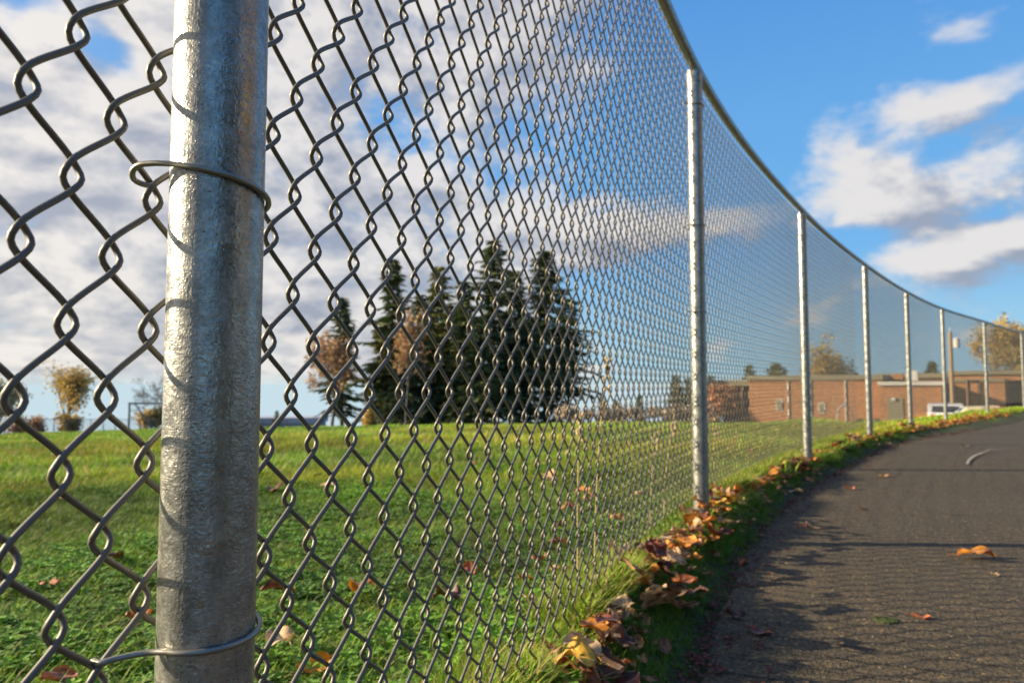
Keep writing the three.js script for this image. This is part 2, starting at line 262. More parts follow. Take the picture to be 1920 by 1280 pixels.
  function wireGeo(seg, sides, wr) {
    const y0 = yRef - Math.floor((yRef - .02) / PH) * PH, y1 = H + .022, A = PW / 2 + ov, K = .70, aK = Math.asin(K);
    const at = (y) => { const th = (y - yRef) / PH * 2 * Math.PI + Math.PI / 2, s = Math.sin(th), c = Math.cos(th); return new THREE.Vector3(A * Math.asin(K * s) / aK, y, dep * Math.tanh(c * 3.2)); };
    const n = Math.round((y1 - y0) / PH * seg), pos = [], nor = [], idx = [], Z = new THREE.Vector3(0, 0, 1);
    for (let i = 0; i <= n; i++) {
      const y = y0 + (y1 - y0) * i / n, p = at(y), t = at(y + 4e-4).sub(at(y - 4e-4)).normalize(), a = Z.clone().addScaledVector(t, -Z.dot(t)).normalize(), b = t.clone().cross(a);
      for (let k = 0; k < sides; k++) { const q = k / sides * 2 * Math.PI, v = a.clone().multiplyScalar(Math.cos(q)).addScaledVector(b, Math.sin(q)); nor.push(v.x, v.y, v.z); pos.push(p.x + v.x * wr, p.y + v.y * wr, p.z + v.z * wr); }
      if (i) for (let k = 0; k < sides; k++) { const a0 = (i - 1) * sides + k, b0 = (i - 1) * sides + (k + 1) % sides; idx.push(a0, b0, a0 + sides, b0, b0 + sides, a0 + sides); }
    }
    const g = new THREE.BufferGeometry(); g.setAttribute('position', new THREE.Float32BufferAttribute(pos, 3)); g.setAttribute('normal', new THREE.Float32BufferAttribute(nor, 3)); g.setIndex(idx); return g;
  }
  const lod = [wireGeo(26, 8, WR), wireGeo(16, 6, WR), wireGeo(11, 4, WR), wireGeo(8, 3, WR)];
  const rr = rng(8);
  const n0 = -Math.floor(sPost1 / PW) + 6, n1 = Math.floor((FLEN - sRef) / PW) - 1, list = [];
  // the mesh runs on the field side of the posts
  for (let i = n0; i <= n1; i++) {
    const sw = i > 0 ? sRef + (i - .5) * PW : i > -nMid ? sRef + (i - .5) * PM : sLeft + (i + nMid - .5) * .0285, tight = i > 0 ? 1 : i > -nMid ? PM / PW : .0285 / PW, c = along(sw), nx = c.t.z, nz = -c.t.x;
    const p = new THREE.Vector3(c.p.x + nx * MESH, ((i % 2) + 2) % 2 ? PH / 2 : 0, c.p.z + nz * MESH);
    p.x += (rr() - .5) * .0008; p.y += (rr() - .5) * .0016;
    list.push({ p, tight, turn: Math.atan2(-c.t.z, c.t.x), d: Math.hypot(p.x, p.z), ahead: -p.z });
  }
  const shown = list.filter(w => w.ahead > .33), single = new Set(shown.sort((a, b) => a.d - b.d).slice(0, 300)), rest = [];
  for (const w of list) {
    const g = lod[w.d < 1.1 ? 0 : w.d < 3 ? 1 : w.d < 8 ? 2 : 3];
    if (single.has(w)) { const m = part('mesh_wire', g, wireMat, fence); m.position.copy(w.p); m.rotation.y = w.turn; m.scale.x = w.tight; } else { const k = w.ahead < .33 ? lod[3] : g; rest.push(k.clone().applyMatrix4(new THREE.Matrix4().makeRotationY(w.turn).setPosition(w.p))); }
  }
  const more = part('mesh_fabric', mergeGeometries(rest), wireMat, fence); more.userData.kind = 'stuff';
  // mossy cable threaded along the foot of the mesh
  const foot = []; for (let s = .2; s < FLEN - .2; s += .05) { const c = along(s); foot.push(new THREE.Vector3(c.p.x + c.t.z * (MESH - .007), .035 + .006 * vn3(s * 9, 1, 1), c.p.z - c.t.x * (MESH - .007))); }
  part('bottom_cable', new THREE.TubeGeometry(new THREE.CatmullRomCurve3(foot), 1400, .0036, 6, false), mossMat, fence).userData.label = 'dark mossy cable along the foot of the mesh';
  console.log('wires', single.size, rest.length);
}

// ------------------------------------------------------------------ grass (nobody could count it)
function bladeInto(pos, nor, col, x, z, h, w, lean, dir, tone, segs = 3) {
  const dx = Math.cos(dir), dz = Math.sin(dir), px = -dz, pz = dx; let prev = null;
  for (let k = 0; k <= segs; k++) {
    const t = k / segs, b = lean * t * t, cx = x + dx * b * h, cz = z + dz * b * h, y = h * t * (1 - .35 * lean * t), ww = w * (1 - t * t * .95) / 2;
    const a = [cx + px * ww, y, cz + pz * ww], c = [cx - px * ww, y, cz - pz * ww];
    if (prev) { const [p0, p1] = prev; const tri = k === segs ? [p0, p1, [cx, y, cz]] : [p0, p1, a, p1, c, a]; for (const v of tri) { pos.push(...v); nor.push(dx * .8, .6, dz * .8); col.push(...tone); } }
    prev = [a, c];
  }
}
const geoOf = (pos, nor, col) => { const g = new THREE.BufferGeometry(); g.setAttribute('position', new THREE.Float32BufferAttribute(pos, 3)); if (nor) g.setAttribute('normal', new THREE.Float32BufferAttribute(nor, 3)); else g.computeVertexNormals(); if (col) g.setAttribute('color', new THREE.Float32BufferAttribute(col, 3)); return g; };
function tuft(seed, n, rad, h0, h1, w, lean, dry = .05) {
  const r = rng(seed), P = [], N = [], C = [];
  for (let i = 0; i < n; i++) {
    const a = r() * 6.283, q = Math.sqrt(r()) * rad, d = r() < dry, v = .75 + .5 * r();
    const tone = d ? [.42 * v, .34 * v, .14 * v] : [lerp(.18, .30, r()) * v, lerp(.33, .41, r()) * v, .02 * v];
    bladeInto(P, N, C, Math.cos(a) * q, Math.sin(a) * q, lerp(h0, h1, r()), w * (.7 + .6 * r()), lean * (.3 + r()), r() * 6.283, tone);
  }
  const g = geoOf(P, null, C); return g;
}
function clover(seed, n, rad) {
  const r = rng(seed), P = [], C = [];
  for (let i = 0; i < n; i++) {
    const a = r() * 6.283, q = Math.sqrt(r()) * rad, x = Math.cos(a) * q, z = Math.sin(a) * q, y = .012 + .03 * r(), v = .7 + .5 * r(), tone = [.155 * v, .30 * v, .02 * v], a0 = r() * 6.28;
    for (let l = 0; l < 3; l++) { const b = a0 + l * 2.094, s = .006 + .005 * r(), ti = (r() - .3) * .006; const pt = (f, g, e) => [x + Math.cos(b) * f * s - Math.sin(b) * g * s, y + e + ti * f, z + Math.sin(b) * f * s + Math.cos(b) * g * s]; const o = pt(0, 0, 0), p1 = pt(.9, -.75, .002), p2 = pt(1.7, -.5, .001), p3 = pt(1.6, 0, -.001), p4 = pt(1.7, .5, .001), p5 = pt(.9, .75, .002); for (const t of [[o, p1, p3], [p1, p2, p3], [o, p3, p5], [p3, p4, p5]]) for (const w of t) { P.push(...w); C.push(...tone); } }
  }
  return geoOf(P, null, C);
}
const grassMat = new THREE.MeshPhysicalMaterial({ vertexColors: true, roughness: .75, transmission: .42, thickness: 0, side: THREE.DoubleSide, specularIntensity: .5 });
function scatter(name, geos, mat, places, label) {
  const lists = geos.map(() => []); places.forEach((p, i) => lists[p.g ?? i % geos.length].push(p));
  geos.forEach((g, k) => {
    if (!lists[k].length) return; const m = new THREE.InstancedMesh(g, mat, lists[k].length), M = new THREE.Matrix4(), q = new THREE.Quaternion(), e = new THREE.Euler(), c = new THREE.Color();
    lists[k].forEach((p, i) => { e.set(p.rx ?? 0, p.a, p.rz ?? 0); q.setFromEuler(e); M.compose(new THREE.Vector3(p.x, p.y, p.z), q, new THREE.Vector3(p.s * (p.sx ?? 1), p.s * (p.sy ?? 1), p.s)); m.setMatrixAt(i, M); m.setColorAt(i, c.setRGB(...(p.c ?? [1, 1, 1]))); });
    m.name = numbered(name); m.castShadow = m.receiveShadow = true; m.userData = { kind: 'stuff', label }; scene.add(m);
  });
}
{
  const r = rng(404), places = [], fine = [tuft(1, 26, .035, .025, .065, .0042, .8), tuft(2, 24, .035, .02, .055, .0045, 1.1), tuft(3, 22, .035, .03, .08, .004, .9, .2)], wide = [tuft(4, 34, .075, .03, .075, .008, .9), tuft(5, 34, .075, .03, .085, .008, 1.0, .16)], far = [tuft(6, 40, .17, .035, .085, .018, .9), tuft(7, 40, .17, .04, .09, .018, .9, .2)], clo = [clover(8, 26, .05), clover(9, 22, .05)];
  const A = [[], [], [], []];
  const put = (x, z, k, s0) => {
    const f = fenceSide(x, z); if (f.d < .012) return;
    const m = fbm(x * .7, 9, z * .7, 3), m2 = fbm(x * 2.3, 3, z * 2.3, 2), v = 1.02 + .45 * m2 + .35 * fbm(x * .5 + 20, 5, z * .9, 3) + (r() - .5) * .3, yel = Math.min(1.3, sm(-.15, .35, m) * (k === 3 ? .3 : 1) + .7 * sm(4, 24, Math.atan2(x, -z) / D2R));
    A[k].push({ x, z, y: groundY(x, z) - .004, a: r() * 6.283, s: s0 * (.75 + .5 * r()) * (1 + .35 * m2), sy: (1 + .5 * m) * (.8 + .4 * r()), c: [v * lerp(.9, 1.35, yel), v * lerp(1.0, 1.12, yel), v * .85] });
  };
  const sector = (r0, r1, dens, k, s0, a0, a1, cond) => { const area = (a1 - a0) * D2R / 2 * (r1 * r1 - r0 * r0), n = Math.round(area * dens); for (let i = 0; i < n; i++) { const a = lerp(a0, a1, r()) * D2R, q = Math.sqrt(lerp(r0 * r0, r1 * r1, r())), x = Math.sin(a) * q, z = -Math.cos(a) * q; if (cond && r() > cond(x, z)) continue; put(x, z, k, s0); } };
  const patch = (x, z) => sm(-.25, .2, fbm(x * 1.1 + 40, 2, z * 1.1, 3));
  sector(.9, 5, 1500, 0, 1, -60, 22);
  sector(.9, 4.5, 420, 3, 1, -60, 16, (x, z) => patch(x, z));
  sector(4.6, 11, 420, 1, 1, -52, 34);
  sector(10, 34, 75, 2, 1, -46, 38);
  scatter('field_grass', fine, grassMat, A[0], 'short green lawn grass of the playing field');
  scatter('field_clover', clo, grassMat, A[3], 'clover leaves growing low in the lawn');
  scatter('field_grass', wide, grassMat, A[1], 'short green lawn grass of the playing field');
  scatter('field_grass', far, grassMat, A[2], 'short green lawn grass of the playing field');
  // taller tufts along the foot of the fence, on both sides
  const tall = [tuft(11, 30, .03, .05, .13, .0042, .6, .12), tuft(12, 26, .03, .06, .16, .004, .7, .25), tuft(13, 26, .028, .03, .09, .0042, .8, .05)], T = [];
  const s1 = fenceSide(posts[1].x, posts[1].z).s;
  for (let i = 0; i < 9500; i++) {
    const s = s1 + .2 + 20 * Math.pow(r(), 1.7), c = along(s), w = stripWidth(s), field = r() < .42;
    const e = field ? -(.01 + .16 * r() * r()) - .03 : (.0 + w * (.03 + 1.06 * r())), edge = field ? 1 : 1 - .55 * sm(.35, 1, e / w);
    const x = c.p.x - c.t.z * e, z = c.p.z + c.t.x * e, v = .8 + .5 * r();
    const tuftHere = field ? .55 + .5 * sm(-.1, .4, vn3(s * 4, 2, 7)) : .5 + .35 * sm(-.2, .4, vn3(s * 3, 5, 1));
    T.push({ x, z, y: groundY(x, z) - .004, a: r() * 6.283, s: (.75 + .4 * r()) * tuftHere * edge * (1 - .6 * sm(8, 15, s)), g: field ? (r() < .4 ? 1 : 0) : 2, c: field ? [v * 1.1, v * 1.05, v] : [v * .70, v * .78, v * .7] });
  }
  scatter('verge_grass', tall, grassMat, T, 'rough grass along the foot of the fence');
  // a few tall dry stems leaning in the mesh
  const stemM = new THREE.MeshPhysicalMaterial({ color: new THREE.Color(.55, .42, .22), roughness: .9, transmission: .25, thickness: 0, side: THREE.DoubleSide });
  const stalks = [[1040, 1.75, .62, 1], [1030, 1.78, .5, 2], [1238, 2.55, .46, 3], [1225, 2.5, .40, 4], [1330, 3.4, .4, 7], [1590, 6.4, .45, 9]];
  stalks.sort((a, b) => a[1] - b[1]); let nth = 0;
  for (const [px, dep, h, sd] of stalks) {
    const q = rng(900 + sd), x0 = (px - 960) / F * dep - .02, z0 = -dep - .02, f = fenceSide(x0, z0), c = along(f.s), e = .07 + .05 * q(), x = c.p.x + c.t.z * e, z = c.p.z - c.t.x * e, y = groundY(x, z);
    const lean = (q() - .5) * .25, lz = (q() - .5) * .2, pts = []; for (let k = 0; k <= 6; k++) { const t = k / 6; pts.push(new THREE.Vector3(lean * h * t * t, h * t, lz * h * t * t + .01 * Math.sin(t * 5 + sd))); }
    const stem = new THREE.TubeGeometry(new THREE.CatmullRomCurve3(pts), 14, .0014, 4, false), geos = [stem]; const tip = pts[6];
    for (let k = 0; k < 16; k++) { const g = new THREE.OctahedronGeometry(.0035, 0); g.scale(1, 2.6, 1); g.rotateZ((q() - .5) * 1.4); g.translate(tip.x + (q() - .5) * .022, tip.y - .09 * q() * (h > .35 ? 1 : .4) + .01, tip.z + (q() - .5) * .022); geos.push(g); }
    const st = thing('dry_grass_stalk', ['first', 'second', 'third', 'fourth', 'fifth', 'sixth', 'seventh', 'eighth', 'ninth'][nth++] + ' straw coloured grass stalk behind the mesh, counted from the thick post', 'grass stalk', [x, y - .005, z], 0, 'dry stalks along the fence');
    part('stem', stem, stemM, st); part('seed_head', mergeGeometries(geos.slice(1).map(g => g.index ? g.toNonIndexed() : g)), stemM, st);
  }
}
console.log('grass done');

// ------------------------------------------------------------------ fallen leaves
const leafGeos = [], leafR = rng(55);
function leafGeo(kind, curl, fold, twist, wav, seed) {
  const r = rng(seed), nu = 10, nv = 6, P = [], U = [], idx = [];
  const half = t => kind === 'oval' ? .27 * Math.pow(Math.sin(Math.PI * Math.pow(t, .85)), .8) : kind === 'broad' ? .40 * Math.pow(Math.sin(Math.PI * Math.pow(t, .72)), .75) : .36 * Math.pow(Math.sin(Math.PI * Math.pow(t, .7)), .6) * (.62 + .38 * Math.abs(Math.cos(t * 8.2)));
  for (let i = 0; i <= nu; i++) for (let j = 0; j <= nv; j++) {
    const t = i / nu, v = j / nv * 2 - 1, hw = Math.max(.004, half(t)) * (1 + .05 * (r() - .5)); let x = v * hw, y = fold * Math.abs(v) * hw + wav * Math.sin(t * 9 + v * 3 + seed) * .05 * Math.abs(v), z = t - .5;
    const a = curl * (t - .5); const zz = curl ? Math.sin(a) / curl : z, yy = curl ? (1 - Math.cos(a)) / curl : 0;
    const b = twist * (t - .5), x2 = x * Math.cos(b) - y * Math.sin(b), y2 = x * Math.sin(b) + y * Math.cos(b);
    P.push(x2, yy + y2, zz); U.push(.5 + v * .5, t);
  }
  for (let i = 0; i < nu; i++) for (let j = 0; j < nv; j++) { const a = i * (nv + 1) + j, b = a + nv + 1; idx.push(a, b, a + 1, a + 1, b, b + 1); }
  const g = new THREE.BufferGeometry(); g.setAttribute('position', new THREE.Float32BufferAttribute(P, 3)); g.setAttribute('uv', new THREE.Float32BufferAttribute(U, 2)); g.setIndex(idx);
  const b0 = new THREE.Vector3(P[(nv / 2) * 3], P[(nv / 2) * 3 + 1], P[(nv / 2) * 3 + 2]);
  const st = new THREE.TubeGeometry(new THREE.CatmullRomCurve3([b0, b0.clone().add(new THREE.Vector3(.02, .01, -.12)), b0.clone().add(new THREE.Vector3(.06, .0, -.26))]), 6, .010, 4, false); st.deleteAttribute('normal');
  const m = mergeGeometries([g, st]); m.computeVertexNormals(); m.computeBoundingBox(); m.translate(0, -m.boundingBox.min.y, 0); return m;
}
[['oval', .7, .3, .3, 1.4], ['oval', -.8, .35, .6, 1.8], ['broad', .9, .3, .4, 2], ['broad', -.9, .45, .6, 2.2], ['lobed', .8, .2, .5, 2.4], ['lobed', -1.0, .35, .7, 2.6], ['oval', 1.8, .7, 1.2, 1.8], ['broad', .35, .15, .2, 1.6]].forEach((a, i) => leafGeos.push(leafGeo(...a, i + 3)));
const leafTex = (seed, base, blotch) => texture(64, 96, (u, v) => { const rib = Math.abs(u - .5) < .022 ? 1 : 0, vein = sm(.16, .0, Math.abs(((v * 9 - Math.abs(u - .5) * 6) % 1 + 1) % 1 - .5)) * .10, n = vn3(u * 7, v * 10, seed) * .5 + vn3(u * 22, v * 30, seed + 3) * .4, b = sm(.12, .5, vn3(u * 5 + 3, v * 6, seed + 9)); const k = 1 + .22 * n + .3 * rib - vein; return [lerp(base[0], blotch[0], b) * k, lerp(base[1], blotch[1], b) * k, lerp(base[2], blotch[2], b) * k]; }, true);
const leafKinds = [['tan', [.74, .55, .34], [.55, .36, .2]], ['amber', [.80, .52, .14], [.60, .30, .10]], ['orange brown', [.66, .36, .14], [.42, .2, .1]], ['dark brown', [.36, .21, .13], [.24, .14, .1]], ['yellow', [.84, .66, .18], [.62, .42, .12]], ['reddish brown', [.50, .22, .15], [.32, .15, .11]], ['pale buff', [.78, .64, .47], [.58, .42, .28]]]
  .map(([n, a, b], i) => ({ n, m: new THREE.MeshPhysicalMaterial({ map: leafTex(i * 5 + 1, a, b), roughness: .72, transmission: .30, thickness: 0, side: THREE.DoubleSide }) }));
function leaf(x, y, z, size, k, g, rot, label, group) { const m = solo('fallen_leaf', leafGeos[g], leafKinds[k].m, label, 'leaf', group); m.position.set(x, y, z); m.scale.setScalar(size); m.rotation.set(...rot); return m; }
{
  const r = rng(321), s1 = fenceSide(posts[1].x, posts[1].z).s, pick = a => a[Math.floor(r() * a.length)];
  // heap against the mesh, on the path side: drifts, with bare stretches between them
  let made = 0;
  const sPosts = posts.slice(2).map(p => fenceSide(p.x, p.z).s), bay = s => ['first', 'second', 'third', 'fourth', 'fifth', 'sixth', 'seventh', 'eighth'][sPosts.filter(q => q < s).length] + ' bay past the thick post';
  for (let i = 0; i < 2600 && made < 215; i++) {
    const u = made / 215, s = s1 + .72 + 17.5 * Math.pow(r(), 1.35), drift = sm(-.25, .3, vn3(s * 2.1, 6, 4)) * .8 + .2 + (s - s1 > 1.35 && s - s1 < 2.9 ? .5 : 0); if (r() > drift) continue;
    const c = along(s), w = stripWidth(s), e = -.02 + .02 + w * (.02 + .5 * r() * r()), x = c.p.x - c.t.z * e, z = c.p.z + c.t.x * e, pile = .075 * Math.exp(-Math.pow(e / (.09), 2)) * drift;
    const k = pick([0, 0, 1, 1, 2, 2, 3, 4, 5, 6, 6]), size = (.042 + .05 * r()) * (s - s1 > 8 ? 1.15 : 1);
    leaf(x, groundY(x, z) + .008 + pile * r() + .012 * r(), z, size, k, Math.floor(r() * 8), [(r() - .5) * 1.1, r() * 6.28, (r() - .5) * 1.1 + .25], leafKinds[k].n + ' dead leaf drifted at the fence foot, ' + bay(s), 'leaves drifted against the fence'); made++;
  }
  // leaves caught in the field grass
  for (let i = 0; i < 46; i++) {
    let x, z; if (i < 22) { const s = s1 + .75 + 2.2 * r(), c = along(s), e = .07 + .75 * r() * r(); x = c.p.x + c.t.z * e; z = c.p.z - c.t.x * e; } else { const a = lerp(-34, 22, r()) * D2R, q = 1.5 + 7 * r() * r(); x = Math.sin(a) * q; z = -Math.cos(a) * q; if (fenceSide(x, z).d < .1) continue; }
    const k = pick([0, 1, 2, 2, 3, 5, 6]); leaf(x, groundY(x, z) + .035 + .02 * r(), z, .05 + .045 * r(), k, Math.floor(r() * 8), [(r() - .5) * .9, r() * 6.28, (r() - .5) * .9], leafKinds[k].n + ' dead leaf caught in the field grass behind the fence', 'leaves in the field grass');
  }
  // single leaves and scraps on the asphalt, each where it lies
  const lone = [
    [1832, 1048, .13, 1, 1, 1.45, 'big amber leaf arched up alone on the asphalt'], [1424, 1189, .07, 5, 0, .7, 'reddish leaf lying at the grassy asphalt edge'], [1728, 1160, .05, 2, 0, 1.2, 'slim orange leaf lying flat beside a green moss spot'],
    [1594, 917, .075, 2, 2, .4, 'orange brown leaf curled up on the asphalt by the verge'], [1660, 894, .075, 0, 7, 1.5, 'flat tan leaf on the asphalt beyond the curled brown one'], [1812, 836, .09, 3, 4, .3, 'dark curled leaf just beyond the chalk scrawl'],
    [1483, 926, .13, 6, 7, 1.1, 'large pale buff leaf spilling off the verge onto asphalt'], [1619, 957, .05, 3, 6, .9, 'small grey brown curled leaf on the open asphalt'], [1450, 1088, .03, 6, 0, 1.6, 'tiny pale scrap of leaf on the dark asphalt'], [1508, 991, .05, 5, 1, 1.4, 'thin dark red leaf beside a fallen twig'],
    [1428, 1008, .045, 5, 1, .2, 'dark red leaf shard at the crumbling verge edge'], [1640, 838, .11, 6, 7, .8, 'pale buff leaf on the grassy verge by the asphalt'], [1664, 833, .10, 0, 2, 2.1, 'tan leaf paired with a pale one on the verge'], [1868, 1080, .03, 6, 4, .5, 'small pale leaf tip near the big amber leaf'],
    [1395, 1060, .05, 2, 5, 2.4, 'orange brown leaf half over the asphalt edge'], [1380, 1160, .06, 3, 6, 1.0, 'dark brown leaf sunk at the asphalt edge'],
  ];
  for (const [px, py, size, k, g, a, label] of lone) { const p = onLevel(px, py, PATH_Y); const y = Math.max(groundY(p.x, p.z), PATH_Y - dip(fenceSide(p.x, p.z).s)) + .004; leaf(p.x, y, p.z, size, k, g, [0, a, 0], label); }
  // bigger leaves heaped by the second post and in the near corner
  const big = [[1250, 1062, .09, 3, 2, .5, .06], [1265, 1040, .085, 6, 3, 1.2, .09], [1285, 1080, .11, 2, 2, 2.0, .05], [1290, 1098, .13, 3, 7, 1.4, .04], [1262, 1108, .15, 0, 0, 1.9, .035], [1240, 1128, .14, 0, 1, 2.1, .03], [1186, 1140, .08, 2, 2, .3, .035], [1165, 1195, .09, 3, 5, 1.0, .05], [1095, 1235, .09, 0, 6, .2, .07], [1080, 1262, .13, 2, 3, 1.0, .04], [1170, 1270, .12, 5, 7, 2.4, .03], [1120, 1275, .10, 2, 4, .9, .03], [1040, 1278, .09, 1, 2, 1.7, .05], [1130, 1215, .08, 3, 6, .4, .05],
    [1302, 985, .085, 1, 3, .4, .07], [1288, 1003, .09, 0, 5, 1.3, .06], [1318, 975, .09, 4, 2, .8, .07], [1334, 968, .09, 1, 4, 2.2, .08], [1352, 948, .10, 1, 2, 1.1, .09], [1375, 972, .11, 6, 0, 1.8, .04], [1340, 992, .09, 2, 3, .1, .05], [1362, 990, .08, 5, 6, .9, .04], [1308, 1005, .10, 4, 7, 2.0, .03], [1270, 1020, .07, 1, 5, .3, .05]];
  big.forEach(([px, py, size, k, g, a, up]) => { const p = onLevel(px, py, up); leaf(p.x, p.y - .018, p.z, size * .8, k, g, [(r() - .5) * .9, a, (r() - .5) * .9 - .2], 'broad ' + leafKinds[k].n + (py > 1012 ? ' leaf in the litter heap on the near verge' : ' leaf in the bright heap round a post foot'), py > 1012 ? 'broad leaves heaped on the verge' : 'leaves round the post foot'); });
  // crumbs of leaf, needles and grit along the edge and over the asphalt: past counting
  const crumbs = [], cg = [leafGeos[0], leafGeos[4]];
  for (let i = 0; i < 1500; i++) { const s = s1 + .7 + 12 * Math.pow(r(), 1.5), c = along(s), e = stripWidth(s) * (.75 + .25 * r()) + .22 * r() * r() * r() + .02, x = c.p.x - c.t.z * e, z = c.p.z + c.t.x * e, v = .5 + .7 * r(); crumbs.push({ x, z, y: Math.max(groundY(x, z), PATH_Y - dip(s)) + .004, a: r() * 6.28, rx: (r() - .5) * .7, rz: (r() - .5) * .7, s: .012 + .022 * r() * r(), sx: .4 + .8 * r(), c: [v, v * .8, v * .7] }); }
  const far_ = []; for (let i = 0; i < 950; i++) { const s = s1 + 2.6 + 16 * r(), c = along(s), w = stripWidth(s), e = -.06 + w * (.02 + .55 * r() * r()), x = c.p.x - c.t.z * e, z = c.p.z + c.t.x * e, v = .8 + .6 * r(); far_.push({ x, z, y: groundY(x, z) + .004 + .014 * r(), a: r() * 6.28, rx: (r() - .5) * .6, rz: (r() - .5) * .6, s: .05 + .06 * r(), c: [v * .85, v * (.75 + .3 * r()), v * (.8 + .8 * r())] }); }
  scatter('leaf_drift', [leafGeos[2], leafGeos[4], leafGeos[0]], leafKinds[1].m, far_, 'leaves drifted along the far run of the fence');
  const near_ = []; for (let i = 0; i < 420; i++) { const s = s1 + .7 + 4.6 * r(), c = along(s), e = -.10 + (stripWidth(s) + .06) * Math.pow(r(), 1.3), x = c.p.x - c.t.z * e, z = c.p.z + c.t.x * e, v = .55 + .7 * r(); near_.push({ x, z, y: groundY(x, z) + .014 + .03 * r() * Math.exp(-Math.pow(e / .09, 2)), a: r() * 6.28, rx: (r() - .5) * .8, rz: (r() - .5) * .8, s: .022 + .034 * r(), c: [v, v * (.78 + .2 * r()), v * (.65 + .3 * r())] }); }
  scatter('leaf_drift', [leafGeos[7], leafGeos[5], leafGeos[1]], leafKinds[0].m, near_, 'small broken leaves matted in the verge along the fence');
  scatter('leaf_crumbs', cg, leafKinds[5].m, crumbs, 'crumbled leaf scraps along the asphalt edge');
  const grit = [], gg = [new THREE.IcosahedronGeometry(1, 0), new THREE.DodecahedronGeometry(1, 0)];
  for (let i = 0; i < 52000; i++) { const z = -(1.2 + 5.5 * Math.pow(r(), 1.6)), f0 = fenceSide(.45 * -z, z); const c = along(f0.s), e = stripWidth(f0.s) - .02 + 2.4 * Math.pow(r(), 1.1), x = c.p.x - c.t.z * e, zz = c.p.z + c.t.x * e, v = .6 + .9 * r() * r() + (r() > .985 ? 1.6 : 0), s = .0011 + .0024 * r() * r(); grit.push({ x, z: zz, y: PATH_Y + .001, a: r() * 6.28, rx: r(), rz: r(), s, sy: .55, c: [v, v * .95, v * .86] }); }
  scatter('asphalt_grit', gg, new THREE.MeshStandardMaterial({ color: new THREE.Color(.085, .078, .07), roughness: .8 }), grit, 'grit standing out of the asphalt surface');
  // twigs and a moss spot
  const twigM = new THREE.MeshStandardMaterial({ color: new THREE.Color(.16, .11, .08), roughness: .9 });
  const t0 = [[1512, 977], [1522, 986], [1536, 990], [1550, 989]].map(([x, y]) => onLevel(x, y, PATH_Y + .006)); solo('fallen_twig', new THREE.TubeGeometry(new THREE.CatmullRomCurve3(t0), 20, .003, 5, false), twigM, 'thin curved twig lying on the asphalt near the verge', 'twig');
  const p = onLevel(1662, 1164, PATH_Y), ms = []; const q = rng(71); for (let i = 0; i < 130; i++) { const g = new THREE.IcosahedronGeometry(.0028 + .003 * q(), 0); const a = q() * 6.28, d = .030 * Math.sqrt(q()); g.scale(1, .7, 1); g.translate(p.x + Math.cos(a) * d, PATH_Y + .002, p.z + Math.sin(a) * d * .8); ms.push(g); }
  solo('moss_spot', mergeGeometries(ms), new THREE.MeshStandardMaterial({ color: new THREE.Color(.045, .06, .015), roughness: 1 }), 'small green clump of moss growing on the asphalt', 'moss');
}
console.log('leaves done');

